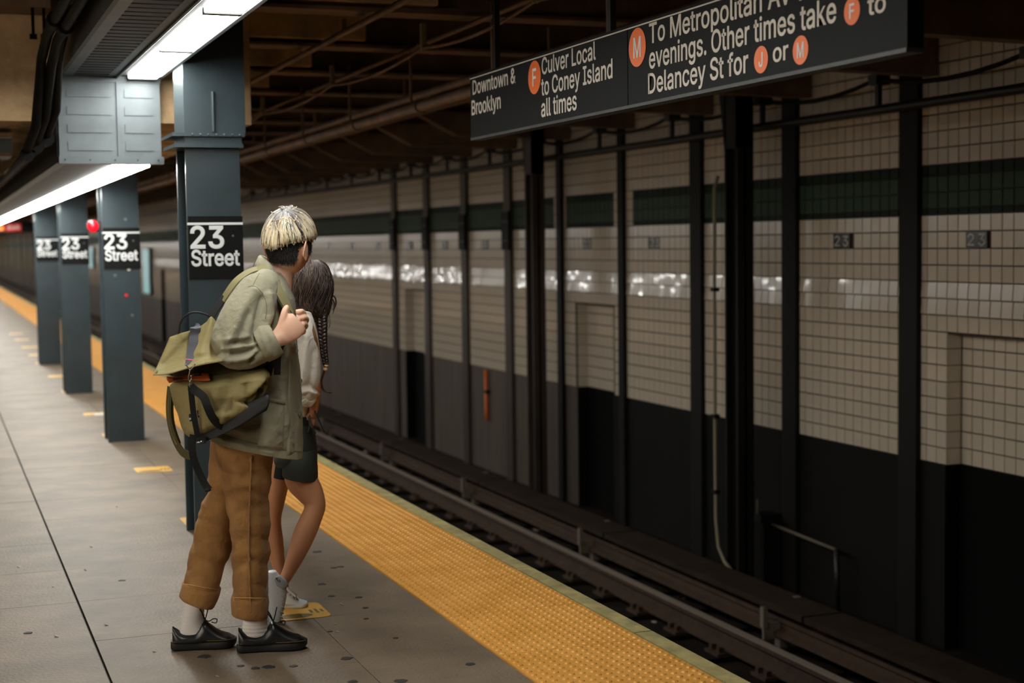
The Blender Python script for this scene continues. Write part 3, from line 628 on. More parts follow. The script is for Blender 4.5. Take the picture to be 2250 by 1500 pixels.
# pipe along the wall on hangers, and the slack cable over it
wp = thing('wall_pipe', (6.0, 12, 2.36), 'dark pipe hung along the top of the tiled wall', 'pipe')
MB().tube([(6.0, y, 2.365 + .0035*max(0, y-14)) for y in [2, 6, 9, 12, 16, 20, 26, 34, 44, 60]], .032, 10).build('pipe_run', 'pipe_dark', wp, True)
for k in range(22):
    y = 7.13+1.518*k
    if y > 36: break
    MB().box(5.985, 6.015, y-.02, y+.02, 2.37+.0035*max(0, y-14), 2.86).build('hanger', 'pipe_dark', wp)
    if k % 1 == 0: MB().box(5.95, 6.06, y-.05, y+.05, 2.53, 2.60).build('clamp', 'pipe_dark', wp)
sc = thing('slack_cable', (6.0, 12, 2.5), 'slack dark cable looping from clamp to clamp above the wall pipe', 'cable')
pth = []
for k in range(20):
    y = 7.13+1.518*k
    for q in range(6):
        u = q/6; pth.append((5.98, y-1.518+u*1.518, 2.565-.09*4*u*(1-u)*.8))
MB().tube(pth, .016, 6).build('cable_run', 'cable', sc, True)

# ------------------------------------------------------------------ ceiling
cl = struct('ceiling', MB().box(-4.0, XW+.5, -6, YF, 3.1, 3.3), 'ceiling')
for k in range(-5, 42):
    y = 8.3+1.518*k
    x0 = 1.66 if y > 8.0 else -4.0
    t = thing('ceiling_beam', (3, y, 2.8), 'dark riveted steel beam crossing over the track', 'beam', 'beams crossing over the track') if k < 14 else None
    q = MB().prism([(y-.10, 2.8), (y+.10, 2.8), (y+.10, 2.82), (y+.012, 2.835), (y+.012, 3.1), (y-.012, 3.1), (y-.012, 2.835), (y-.10, 2.82)], 'x', x0, XW)
    if t: q.build('beam_web', 'beam', t)
    else: q.build('beam', 'beam', cl)
    if k >= 0 and t:
        MB().box(1.66, 2.72, y-.14, y-.015, 2.845, 3.1).build('concrete_haunch', 'concrete', t)
        pass
    if t: MB().prism([(4.5, 2.81), (4.95, 2.58), (XW-.02, 2.555), (XW-.02, 2.81)], 'y', y-.06, y+.06).build('knee_haunch', 'beam', t)
BL = ['first', 'second', 'third', 'fourth', 'fifth', 'sixth', 'seventh', 'eighth', 'ninth', 'tenth', 'eleventh', 'twelfth', 'thirteenth', 'fourteenth', 'fifteenth', 'sixteenth', 'seventeenth', 'eighteenth', 'nineteenth']
bi = 0
for o in sorted([o for o in bpy.data.objects if o.name.startswith('ceiling_beam')], key=lambda o: o.location.y):
    o['label'] = 'dark steel beam crossing over the track, ' + BL[bi] + ' from the viewer'; bi += 1
# lowered concrete ceiling over the platform beyond the step
blk = struct('bulkhead', MB().box(-4.0, 1.71, 8.5, YF, 2.185, 3.12), 'concrete')
nb = thing('cross_beam', (-1.6, 8.3, 2.76), 'dark cross beam above the concrete step over the platform', 'beam')
MB().box(-4.0, .62, 8.20, 8.48, 2.745, 2.785).build('flange', 'beam', nb); MB().box(-4.0, .62, 8.32, 8.36, 2.785, 3.1).build('web', 'beam', nb)
MB().box(-4.0, .62, 8.24, 8.44, 3.05, 3.1).build('flange', 'beam', nb)
for x, lb in ((.53, 'left thin hanger rod under the cross beam'), (.585, 'right thin hanger rod under the cross beam')):
    r = thing('hanger_rod', (x, 8.22, 2.6), lb, 'rod', 'hanger rods by the cables')
    MB().tube([(x, 8.22, 2.6), (x, 8.22, 2.75)], .008, 8).build('rod_shaft', 'cable', r); MB().box(x-.018, x+.018, 8.21, 8.23, 2.585, 2.61).build('rod_nut', 'cable', r)
# pipes and cables over the platform edge
gp = thing('ceiling_pipe', (3.0, 12, 2.42), 'rust brown pipe running over the platform edge behind the hanging sign', 'pipe')
gx = 2.92
MB().tube([(gx, y, 2.37) for y in (3, 8, 14, 24, 50)], .036, 12).build('pipe_run', 'pipe_rust', gp, True)
for k in range(14):
    y = 6.1+1.518*k
    MB().tube([(gx, y, 2.37), (gx, y+.05, 2.37)], .044, 12).build('pipe_coupling', 'pipe_rust', gp)
    MB().box(gx-.008, gx+.008, y+.2, y+.22, 2.4, 2.82).build('hanger', 'beam', gp)
tp = thing('thin_conduit', (2.85, 9, 2.7), 'thin rusty conduit broken by the beams beneath the ceiling', 'pipe')
for (a, b) in ((3.0, 8.9), (9.05, 11.9), (12.1, 16), (16.2, 30)): MB().tube([(2.9, a, 2.74), (2.9, b, 2.74)], .017, 8).build('conduit_pipe', 'pipe_rust', tp, True)
for y in (9.0, 12.0, 16.1): MB().tube([(2.9, y-.08, 2.74), (2.9, y+.08, 2.74)], .026, 8).build('coupling', 'pipe_rust', tp)
wc = thing('ceiling_cable', (2.8, 9, 2.65), 'loose cable swinging below the thin conduit from hook to hook', 'cable')
pth = []
hk = [4.2, 6.9, 8.7, 10.9, 13.4, 16.4, 20]
for i in range(len(hk)-1):
    for q in range(8):
        u = q/8; pth.append((2.8, hk[i]+u*(hk[i+1]-hk[i]), 2.68-.05*4*u*(1-u)))
MB().tube(pth, .011, 6).build('cable_run', 'pipe_rust', wc, True)
for y in hk[:6]: MB().box(2.785, 2.815, y-.015, y+.015, 2.67, 2.82).build('hook', 'bracket', wc)
for i, (x, z, r) in enumerate(((3.6, 2.66, .03), (4.3, 2.72, .022), (2.3, 2.74, .02))):
    t = thing('overhead_pipe', (x, 10, z), ['brown pipe over the middle of the track', 'thin brown pipe over the third rail side', 'slim brown pipe above the yellow strip'][i], 'pipe')
    MB().tube([(x, y, z) for y in (2, 8, 16, 40)], r, 8).build('pipe_run', 'pipe_rust', t, True)
    for k in range(8): MB().box(x-.01, x+.01, 5.6+2*1.518*k, 5.62+2*1.518*k, z, 2.82).build('hanger', 'beam', t)

# ------------------------------------------------------------------ platform columns
def column(y, top, lb, CX0, CX1):
    t = thing('platform_column', ((CX0+CX1)/2, y+.15, 0), lb, 'column', 'platform columns with street signs')
    for (a, b) in ((y, y+.018), (y+.282, y+.3)): MB().box(CX0, CX1, a, b, 0, top).build('flange', 'steel_blue', t)
    MB().box((CX0+CX1)/2-.012, (CX0+CX1)/2+.012, y+.018, y+.282, 0, top).build('web', 'steel_blue', t)
    s = MB().box(CX0+.004, CX1+.006, y-.008, y-.0005, 1.338, 1.655).build('sign_plate', 'sign_black', t)
    MB().box(CX0-.002, CX1+.006, y-.011, y-.0085, 1.611, 1.623).build('sign_line', 'sign_white', s)
    R3, U3 = (1, 0, 0), (0, 0, 1)
    for tx, px0, wd, z, h in (('23', CX0+.012, .172, 1.495, .108), ('Street', CX0+.014, .248, 1.405, .078)):
        lettering('lettering', tx, 'sign_white', s, (px0, y-.0086, z), R3, U3, wd, h, .019)
    for (x, z) in ((CX1-.045, 1.555),): MB().tube([(x, y-.0095, z), (x, y-.008, z)], .006, 8).build('screw', 'fixture', s)
    return t
CL = ['nearest', 'second nearest', 'third nearest', 'farthest']
for k in range(4):
    y = 7.7+4.2*k
    CX0 = 1.21+.0145*min(k, 4); CX1 = CX0+.274
    t = column(y, 2.0 if k == 0 else 2.14, 'dark blue steel platform column with a 23 Street sign, ' + CL[k] + ' of the row', CX0, CX1)
    if k == 0:
        MB().box(CX0-.06, CX1+.012, y-.045, y+.33, 2.0, 2.018).build('cap_plate', 'steel_blue', t)
        MB().box(CX0-.006, CX1+.008, y-.03, y+.31, 2.018, 2.055).build('cap_band', 'steel_blue', t)
        MB().box(CX0-.07, CX1+.02, y-.05, y+.33, 2.055, 2.072).build('cap_plate', 'steel_blue', t)
        MB().box(CX0-.005, CX1+.03, y-.02, y+.30, 2.072, 3.1).build('upper_shaft', 'steel_blue', t)
        MB().tube([(CX0+.14, y-.032, 2.08), (CX0+.14, y-.032, 2.28)], .009, 8).build('conduit_stub', 'steel_blue', t)
        for q in range(7): MB().ball((CX0+.03+.04*q, y-.052, 2.064), .006, 6, 4).build('rivet', 'fixture', t)
    if k == 1:
        for (x, z, r, m) in ((1.39, 1.135, .014, 'sign_red'), (1.415, 1.335, .013, 'sign_warm'), (1.40, 1.72, .012, 'fixture'), (1.43, .98, .012, 'fixture'), (1.31, 1.29, .012, 'fixture')):
            MB().tube([(x, y-.002, z), (x, y-.004, z)], r, 10).build('small_spot', m, t)  # small round discs of colour on the column face
rl = thing('red_lamp', (1.165, 12.0, 1.67), 'glowing round red lamp fixed beside the second column', 'lamp')
MB().ball((1.165, 11.98, 1.67), (.042, .03, .046), 14, 10).build('lamp_lens', 'lamp_red', rl, True)
MB().box(1.15, 1.235, 12.0, 12.06, 1.63, 1.71).build('lamp_bracket', 'pipe_dark', rl)
MB().tube([(1.165, 11.985, 1.67), (1.165, 12.02, 1.67)], .05, 14).build('lamp_rim', 'pipe_dark', rl)
# glowing pale blue patches set on the far wall
for (y, z0, z1, lb) in ((47, .1, 1.45, 'tall pale blue glowing patch on the far wall, seen between the first two columns'), (64, .7, 1.55, 'small pale blue glowing patch on the far wall, seen left of the second column')):
    t = thing('glow_patch', (XW-.05, y, z0), lb, 'light panel')
    MB().box(XW-.10, XW-.012, y-.75, y+.75, z0-.04, z1+.04).build('patch_case', 'pipe_dark', t)
    MB().box(XW-.106, XW-.1, y-.7, y+.7, z0, z1).build('patch_face', 'glow_cyan', t)

# ------------------------------------------------------------------ light fixtures over the platform
ZU, ZL, YS = 2.42, 1.965, 8.42
up = thing('ceiling_light', (.93, 6, ZU), 'long louvred metal light trough with glowing panels above the platform, nearer part', 'light fixture')
MB().box(.665, .685, .9, YS, ZU, ZU+.30).build('side_panel', 'fixture_dark', up)
MB().box(1.185, 1.205, .9, YS, ZU-.004, ZU+.30).build('side_panel', 'fixture', up)
MB().box(.685, 1.185, .9, YS, ZU+.10, ZU+.12).build('back_plate', 'fixture_dark', up)
MB().box(.685, .735, .9, YS, ZU, ZU+.012).build('edge_flange', 'fixture', up)
MB().box(.915, .945, .9, YS, ZU, ZU+.012).build('inner_flange', 'fixture', up)
MB().box(.945, 1.015, .9, YS, ZU+.004, ZU+.016).build('trim_strip', 'fixture_dark', up)
MB().tube([(.965, 1, ZU-.002), (.965, YS, ZU-.002)], .007, 6).build('trim_bead', 'fixture', up)
MB().box(1.167, 1.186, .9, YS, ZU, ZU+.012).build('edge_flange', 'fixture', up)
sl = MB().box(.735, .915, -.037, .037, 0, .008).mesh('louvre_slat')
k = 0
y = 3.4
while y < YS-.05: place('louvre_slat', sl, 'fixture_dark', up, (0, y, ZU+.001)); y += .105
for i, (a, b) in enumerate(((3.47, 4.7), (4.72, 5.93), (5.95, 7.13), (7.15, 8.33))):
    MB().box(1.017, 1.165, a+.012, b-.012, ZU-.012, ZU+.009).build('light_panel', 'tube_near', up)
    MB().box(1.017, 1.166, b-.012, b+.03, ZU-.018, ZU+.009).build('panel_divider', 'pipe_dark', up)
lo = thing('ceiling_light', (.93, 12, ZL), 'long lowered light strip running away over the columns, beyond the metal end box', 'light fixture')
YE = 168
MB().box(.645, .66, YS, YE, ZL, 2.185).build('side_panel', 'fixture_dark', lo)
MB().box(1.16, 1.18, YS, YE, ZL, 2.185).build('side_panel', 'fixture', lo)
MB().box(.66, .97, YS+.02, YE, ZL+.004, ZL+.02).build('soffit_panel', 'fixture_dark', lo)
MB().box(.645, .70, YS, YE, ZL-.006, ZL+.006).build('edge_flange', 'fixture', lo)
MB().box(1.14, 1.165, YS, YE, ZL-.006, ZL+.006).build('edge_flange', 'fixture', lo)
y = YS+.08
while y < YE:
    MB().box(.985, 1.14, y+.006, y+1.214, ZL-.02, ZL+.012).build('light_panel', 'tube_far' if y < 34 else 'tube_distant', lo) if y < 34 else MB().box(.985, 1.14, y+.006, y+4.8, ZL-.02, ZL+.012).build('light_panel', 'tube_distant', lo); y += 1.22 if y < 34 else 4.82
bx = thing('end_box', (.92, YS, ZL), 'grey sheet metal end box where the light trough steps down', 'metal box')
MB().box(.655, 1.19, YS-.03, YS+.04, ZL+.015, ZU+.01).build('box_shell', 'fixture', bx)
MB().box(.65, 1.20, YS-.05, YS+.04, ZL-.012, ZL+.028).build('bottom_lip', 'fixture', bx)
MB().box(.655, 1.195, YS-.038, YS-.03, ZU-.03, ZU+.0).build('top_lip', 'fixture', bx)
MB().box(.958, .975, YS-.042, YS-.03, ZL+.03, ZU-.03).build('seam_rib', 'fixture', bx)
for (a, b) in ((.70, .93), (1.0, 1.15)):
    for q in range(4):
        z = ZL+.06+.095*q
        MB().box(a, b, YS-.036, YS-.03, z, z+.045).build('pressed_rib', 'fixture', bx)
for x in (.68, .81, .94, 1.06, 1.17): MB().tube([(x, YS-.053, ZL+.008), (x, YS-.05, ZL+.008)], .005, 6).build('rivet', 'pipe_dark', bx)
# added fill lamps over the inner side, out of view, brightening the figures
sd = thing('ceiling_light', (-3.2, 3, 2.5), 'added fill light strip, unseen, over the inner side of the platform', 'light fixture')
MB().box(-3.35, -3.05, -3, 8.0, 2.55, 2.62).build('tray', 'fixture_dark', sd)
for k in range(4): MB().box(-3.28, -3.12, -1.4+1.7*k, -.2+1.7*k, 2.52, 2.55).build('light_panel', 'fill_side', sd)
# cables beside the trough
cb = [((.60, ZU+.08), (.53, ZL+.07)), ((.555, ZU+.11), (.485, ZL+.03)), ((.635, ZU+.14), (.585, ZL+.11))]
for i, ((xa, za), (xb, zb)) in enumerate(cb):
    t = thing('power_cable', (xa, 7, za), ['thick black cable nearest the light trough', 'outermost thick black cable beside the light trough', 'upper thick black cable above the light trough'][i], 'cable', 'black cables stepping down beside the trough')
    pth = [(xa, 2, za), (xa, 5, za), (xa, 7.1, za), (xa-.01, 7.45, za-.02), (xa-.02, 7.75, za-.10), (xb+.03, 8.02, zb+.13), (xb, 8.22, zb+.03), (xb, 8.5, zb), (xb, 10, zb), (xb, 16, zb), (xb, 30, zb)]
    MB().tube(pth, .024, 10).build('cable_run', 'cable', t, True)
    for y, x, z in ((7.15, xa, za), (8.3, xb, zb)):
        MB().tube([(x, y-.05, z), (x, y+.05, z)], .038, 10).build('cable_clamp', 'cable', t)
# duct and clutter under the lowered ceiling at the left
du = thing('cross_duct', (-1.5, 9.0, 2.03), 'grey metal duct crossing under the lowered ceiling at the left', 'duct')
MB().box(-4.0, .445, 9.0, 9.4, 2.03, 2.14).build('duct_body', 'fixture_dark', du); MB().box(-4.0, .445, 8.985, 9.0, 2.125, 2.135).build('duct_lip', 'bracket', du)
MB().box(-4.0, .44, 8.985, 9.0, 2.025, 2.045).build('duct_lip', 'pipe_rust', du)
for i, (x, y, z, r) in enumerate(((.385, 10.5, 2.03, .055), (.32, 11.6, 2.06, .05), (.375, 13.5, 2.02, .06))):
    t = thing('hanging_lamp', (x, y, z), ['small warm bulkhead lamp under the lowered ceiling, nearest the cables', 'small warm lamp behind the cross duct at the left edge', 'small warm lamp deeper under the lowered ceiling'][i], 'lamp')
    MB().ball((x, y, z), (r*.7, r*.7, r*.45), 12, 8).build('lamp_globe', 'lamp_warm', t, True); MB().box(x-r, x+r, y-r, y+r, z+.02, 2.185).build('lamp_base', 'pipe_dark', t)
for i, (y, z, r) in enumerate(((10.0, 2.03, .04), (11.2, 1.99, .05), (12.4, 2.0, .05), (14.5, 2.02, .06))):
    t = thing('cross_pipe', (-1, y, z), 'brown pipe crossing under the lowered ceiling at the left, ' + ['first', 'second', 'third', 'fourth'][i] + ' beyond the duct', 'pipe', 'pipes beyond the cross duct')
    MB().tube([(-3.9, y, z), (.3, y, z), (.42, y, z)], r, 10).build('pipe_run', 'pipe_rust', t, True); MB().tube([(.3, y, z), (.36, y, z)], r+.015, 10).build('pipe_coupling', 'pipe_dark', t)

# ------------------------------------------------------------------ hanging direction sign
XS = 2.5
sg = thing('direction_sign', (XS+.03, 5.2, 2.0), 'long black hanging sign reading Downtown & Brooklyn with orange train circles', 'sign')
A, B, C_ = onX(1035, 303, XS), onX(1380, 235, XS), onX(1993, 105, XS)
ytop = onX(1037, 171, XS)[2]; ybot = (A[2]+C_[2])/2
for (a, b) in ((B[1]+.003, A[1]), (C_[1], B[1]-.003)):
    MB().box(XS, XS+.055, a, b, ybot, ytop+.01).build('sign_panel', 'sign_black', sg)
MB().box(XS-.003, XS+.058, C_[1], A[1], ybot-.012, ybot).build('bottom_rail', 'fixture_dark', sg)
MB().box(XS-.0015, XS, C_[1], A[1], ytop-.006, ytop-.001).build('sign_line', 'sign_warm', sg)
for y in (C_[1]+.25, (C_[1]+B[1])/2, B[1]+.2, A[1]-.3): MB().box(XS+.015, XS+.04, y-.015, y+.015, ytop, 2.82).build('hanger', 'pipe_dark', sg)
def sign_text(s, xl, xr, yb, cap_px, bold=.012):
    a, b = onX(xl, yb, XS), onX(xr, yb, XS); top = onX(xl, yb-cap_px, XS)[2]
    lettering('lettering', s, 'sign_warm', sg, (XS-.0008, a[1], a[2]), (0, -1, 0), (0, 0, 1), a[1]-b[1], top-a[2], bold)
def sign_circle(s, px, py, ry, m='sign_orange', ls=1.0):
    c = onX(px, py, XS); r = (onX(px, py-ry, XS)[2]-onX(px, py+ry, XS)[2])/2
    mb = MB(); disc(mb, (XS-.001, c[1], c[2]), (0, -1, 0), (0, 0, 1), r*ls, r); d = mb.build('train_circle', m, sg)
    wd = {'F': .60, 'M': .86, 'J': .56}[s]*r; h = r*1.02
    lettering('lettering', s, 'sign_white', d, (XS-.0022, c[1]+wd/2, c[2]-h/2), (0, -1, 0), (0, 0, 1), wd, h, .012)
sign_text('Downtown &', 1039, 1134, 208, 30, .014); sign_text('Brooklyn', 1037, 1101, 253, 31, .014)
sign_circle('F', 1175, 170, 37)
sign_text('Culver Local', 1191, 1310, 164, 36); sign_text('to Coney Island', 1190, 1347, 210, 37); sign_text('all times', 1190, 1268, 257, 38)
sign_circle('M', 1401, 104, 43)
sign_text('To Metropolitan Av weekdays,', 1427, 1985, 96, 43); sign_text('evenings. Other times take', 1427, 1838, 151, 44); sign_text('Delancey St for', 1425, 1645, 206, 43)
sign_circle('F', 1873, 24, 31); sign_text('to', 1907, 1947, 34, 42)
sign_circle('J', 1673, 131, 30); sign_text('or', 1699, 1733, 137, 40); sign_circle('M', 1760, 110, 32)

# exit sign far along the platform
ex = thing('exit_sign', (1.5, 30, 1.83), 'hanging black sign with a red exit panel far along the platform', 'sign')
MB().box(1.15, 1.92, 30, 30.06, 1.82, 2.02).build('sign_panel', 'sign_black', ex)
s = MB().box(1.33, 1.60, 29.985, 30, 1.845, 1.995).build('exit_panel', 'sign_red', ex)
lettering('lettering', 'Exit', 'sign_white', s, (1.36, 29.984, 1.885), (1, 0, 0), (0, 0, 1), .21, .08, .02)
MB().box(1.17, 1.30, 29.985, 30, 1.86, 1.97).build('orange_panel', 'sign_orange', ex)
for x in (1.3, 1.65): MB().box(x-.01, x+.01, 30.02, 30.04, 2.02, 2.19).build('hanger', 'pipe_dark', ex)

# ------------------------------------------------------------------ floor stickers
for i, y in enumerate([6.0, 8.25, 10.3, 12.35, 14.0, 16.45, 18.4, 20.7, 22.3, 24.1, 26.2, 28.1]):
    x = 1.345 if i else 1.345
    t = thing('floor_sticker', (x, y, 0), ['yellow floor sticker with printed text under the white sneaker', 'yellow floor sticker cut off by the nearest column', 'yellow floor sticker lying open on the concrete before the second column', 'yellow floor sticker peeping out behind the foot of the second column', 'yellow floor sticker beside a white smear past the second column', 'yellow floor sticker at the foot of the third column', 'yellow floor sticker past the third column', 'yellow floor sticker at the foot of the fourth column'][i] if i < 8 else 'faded yellow floor sticker past the fourth column, ' + ['first', 'second', 'third', 'fourth'][i-8] + ' of the far four', 'sticker', 'floor stickers along the columns')
    q = MB(); hw, hl, r = .118, .13, .03; pts = []
    for cx, cy, a0 in ((hw-r, hl-r, 0), (-hw+r, hl-r, 90), (-hw+r, -hl+r, 180), (hw-r, -hl+r, 270)):
        for a in (0, 30, 60, 90): pts.append((x+cx+r*math.cos(math.radians(a0+a)), y+cy+r*math.sin(math.radians(a0+a))))
    q.prism(pts, 'z', .0005, .002).build('sticker_sheet', 'sticker', t)
    if i < 5:
        q = MB(); disc(q, (x-.03, y-.075, .0022), (1, 0, 0), (0, 1, 0), .08, .035, 24, .0003); q.build('printed_oval', 'sticker_print', t)
        for k, (dx, l) in enumerate(((.055, .05), (.078, .07), (.1, .045))): MB().box(x+dx-.006, x+dx+.006, y-.02-l/2, y-.02+l/2, .002, .0024).build('printed_line', 'sticker_print', t)
    if i == 4: MB().box(x-.03, x+.12, y-.12, y+.05, .002, .003).build('white_smear', 'grime_white', t)

# ------------------------------------------------------------------ closing walls
struct('wall_left', MB().box(-4.2, -4.0, -6, YF, -.4, 3.3), 'tile_far_white')
struct('wall_back', MB().box(-4.2, XW+.5, -6.2, -6, -1.6, 3.3), 'ceiling')
struct('wall_front', MB().box(-4.2, XW+.5, YF, YF+.2, -1.6, 3.3), 'ceiling')
# ------------------------------------------------------------------ people: helpers
class Fig:
    """a figure's own frame: point on the floor, image-right axis r, depth axis e (away from the viewer)"""
    def __init__(s, x, y):
        s.o = np.array([x, y, 0.0]); v = np.array([x, y, 0.0]); s.e = v/np.linalg.norm(v)
        s.r = np.array([s.e[1], -s.e[0], 0.0]); s.u = np.array([0, 0, 1.0])
        s.px = np.linalg.norm(ray(1125, 750)) and FPX / float(np.dot(s.o - CEN, CM[:, 2]))
    def W(s, px, py, d=0.0):
        return on_plane(px, py, s.o + s.e*d, s.e)
def catmull(K, n):
    """K: list of arrays; n samples along"""
    K = np.array(K, float); m = len(K); out = []
    for i in range(n):
        t = i/(n-1)*(m-1); k = min(int(t), m-2); f = t-k
        p0, p1, p2, p3 = K[max(k-1, 0)], K[k], K[k+1], K[min(k+2, m-1)]
        out.append(0.5*((2*p1) + (-p0+p2)*f + (2*p0-5*p1+4*p2-p3)*f*f + (-p0+3*p1-3*p2+p3)*f**3))
    return np.array(out)
def loft(C, U, V, n=40, seg=36, p=2.0, cap=True, disp=None, mb=None):
    """closed tube through elliptic sections: centres C, half axes U and V"""
    C, U, V = catmull(C, n), catmull(U, n), catmull(V, n); vs = []
    for i in range(n):
        for k in range(seg):
            th = 2*PI*k/seg; c, s = math.cos(th), math.sin(th)
            a = math.copysign(abs(c)**(2/p), c); b = math.copysign(abs(s)**(2/p), s)
            q = C[i] + U[i]*a + V[i]*b
            if disp is not None:
                nr = U[i]*c/np.dot(U[i], U[i])**.5 + V[i]*s/np.dot(V[i], V[i])**.5
                q = q + nr*disp(i/(n-1), th, q)
            vs.append(q)
    fs = [(i*seg+k, i*seg+(k+1) % seg, (i+1)*seg+(k+1) % seg, (i+1)*seg+k) for i in range(n-1) for k in range(seg)]
    if cap:
        vs.append(C[0]); vs.append(C[-1]); a = n*seg
        fs += [(a, (k+1) % seg, k) for k in range(seg)] + [(a+1, (n-1)*seg+k, (n-1)*seg+(k+1) % seg) for k in range(seg)]
    mb = mb or MB(); mb.add(vs, fs); return mb
def slices(F, rows, **kw):
    """rows: (xL, yL, xR, yR, d0, rd[, dR]) silhouettes in the photograph at depth d0 with half depth rd"""
    C, U, V = [], [], []
    for r in rows:
        dL = r[4]; dR = r[6] if len(r) > 6 else r[4]
        a, b = F.W(r[0], r[1], dL), F.W(r[2], r[3], dR)
        C.append((a+b)/2); U.append((b-a)/2); V.append(F.e*r[5])
    return loft(C, U, V, **kw)
def limb(F, pts, **kw):
    """pts: (px, py, d, r_across_px, r_depth_m) along the limb"""
    P = [F.W(p[0], p[1], p[2]) for p in pts]; C, U, V = [], [], []
    for i, p in enumerate(pts):
        t = P[min(i+1, len(P)-1)] - P[max(i-1, 0)]; t = t/np.linalg.norm(t)
        v = F.e - t*np.dot(F.e, t); v /= np.linalg.norm(v); u = np.cross(v, t)
        C.append(P[i]); U.append(u*p[3]/F.px); V.append(v*p[4])
    return loft(C, U, V, **kw)
def fbm(q, sc, seed=0.0, oc=3):
    v = Vector((q[0]*sc[0]+seed, q[1]*sc[1]+seed*1.7, q[2]*sc[2]-seed)); t = 0; a = 1
    for _ in range(oc):
        t += a*noise.noise(v); v = v*2.03; a *= .5
    return t
def crease(q, d1, d2, s1, s2, seed):
    """folds stretched along d1: sharp valleys, soft ridges"""
    a, b = float(np.dot(q, d1)), float(np.dot(q, d2))
    v = noise.noise(Vector((a*s1+seed, b*s2, seed*2.1))) + .5*noise.noise(Vector((a*s1*1.7+seed, b*s2*2.1, seed)))
    return abs(v)**.8
def to_px(q):
    d = CM.T @ (np.asarray(q, float)-CEN); return 1125+FPX*d[0]/d[2], 750+FPX*d[1]/d[2]
def folds(q, L):
    """ridges (+) and valleys (-) of cloth drawn as lines over the figure: (points, height m, width px)"""
    x, y = to_px(q); s = 0.0
    for pts, amp, wd in L:
        best = 1e9
        for (ax, ay), (bx, by) in zip(pts, pts[1:]):
            dx, dy = bx-ax, by-ay; t = ((x-ax)*dx+(y-ay)*dy)/(dx*dx+dy*dy); t = min(1, max(0, t))
            d2 = (x-ax-t*dx)**2+(y-ay-t*dy)**2
            if d2 < best: best = d2
        if best < 9*wd*wd: s += amp*math.exp(-best/(wd*wd))
    return s
def finish(mb, name, m, parent, voxel=None, smooth_it=0, disp=None, shade=True, sub=0):
    """link the mesh; optionally fuse it with a voxel remesh, relax it, and push it along its normals"""
    if voxel:
        me = mb.mesh(name); fix_normals(me)
        o = bpy.data.objects.new('tmp', me); COL.objects.link(o)
        r = o.modifiers.new('r', 'REMESH'); r.mode = 'VOXEL'; r.voxel_size = voxel
        if smooth_it:
            s = o.modifiers.new('s', 'SMOOTH'); s.factor = .5; s.iterations = smooth_it
        bpy.context.view_layer.update()
        me2 = bpy.data.meshes.new_from_object(o.evaluated_get(bpy.context.evaluated_depsgraph_get()))
        bpy.data.objects.remove(o); bpy.data.meshes.remove(me)
    else:
        me2 = mb.mesh(name); fix_normals(me2)
    n = len(me2.vertices); co = np.empty(n*3); me2.vertices.foreach_get('co', co); co = co.reshape(-1, 3)
    if disp is not None:
        nr = np.empty(n*3); me2.vertices.foreach_get('normal', nr); nr = nr.reshape(-1, 3)
        d = np.array([disp(co[i], nr[i]) for i in range(n)]); co = co + nr*d[:, None]
    off = np.array(ABS.get(parent.name, (0, 0, 0))) if parent is not None else 0
    me2.vertices.foreach_set('co', (co-off).ravel()); me2.update(); me2.name = name
    me2.polygons.foreach_set('use_smooth', [shade]*len(me2.polygons))
    me2.materials.clear()
    return link(name, me2, m, parent)
def spath(F, pts, n=24):
    return [Vector(q) for q in catmull([F.W(*p) for p in pts], n)]

mat('skin_man', '#e8b79c', 0.5, var=0.07, vscale=30, spec=0.35)
mat('skin_girl', '#bd8562', 0.5, var=0.06, vscale=20, spec=0.35)
mat('jacket', '#938e77', 0.85, var=0.10, vscale=14, bump=0.12, bscale=700, sheen=0.1, wrinkle=0.55, wscale=24)
mat('jacket_dark', '#6f6e5b', 0.85)
mat('seam', '#6b6753', 0.9)
mat('trouser', '#a07541', 0.85, col2='#896032', vscale=11, bump=0.15, bscale=500, sheen=0.1, wrinkle=0.6, wscale=20)
mat('thread', '#c79a5e', 0.8)
mat('sock', '#e6e3e1', 0.9, bump=0.2, bscale=300)
mat('shoe_black', '#121212', 0.32, bump=0.05, bscale=40)
mat('sole_black', '#0e0d0c', 0.6)
mat('stitch_yellow', '#6f5f2c', 0.8)
mat('lace_black', '#0b0b0b', 0.7)
mat('bag', '#94875a', 0.75, col2='#82764b', vscale=10, bump=0.1, bscale=600, wrinkle=0.4, wscale=18)
mat('bag_dark', '#4d4626', 0.8)
mat('web_black', '#0f1012', 0.65, bump=0.2, bscale=400)
mat('web_grey', '#46474f', 0.8, bump=0.3, bscale=500)
mat('strap_olive', '#7f7750', 0.8)
mat('lining', '#b4551c', 0.7)
mat('pink_line', '#c2566a', 0.7)
mat('chrome', '#b9b9b9', 0.2, metal=1.0)
mat('patch_black', '#101113', 0.6)
mat('patch_white', '#d8d8d8', 0.6)
mat('hair_man', '#ffffff', 0.42, attr='Col', spec=0.5)
mat('hair_under', '#191613', 0.75, bump=0.8, bscale=260)
mat('hair_girl', '#ffffff', 0.42, attr='Col', spec=0.5)
mat('hair_girl_base', '#30231e', 0.6, bump=0.6, bscale=120)
mat('eye_white', '#e8e4e0', 0.2)
mat('iris', '#2a1a12', 0.2)
mat('shirt', '#d8cdbd', 0.85, bump=0.05, bscale=400, wrinkle=0.5, wscale=24)
mat('shirt_sleeve', '#dcd3c6', 0.85, bump=0.05, bscale=400, wrinkle=0.5, wscale=20)
mat('shorts', '#2c3029', 0.85, col2='#242822', vscale=12, bump=0.1, bscale=300)
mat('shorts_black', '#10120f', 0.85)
mat('strap_brown', '#7a5632', 0.6)
mat('sneaker', '#d6dade', 0.5, var=0.05, vscale=40)
mat('sneaker_sole', '#cfcfc6', 0.6)
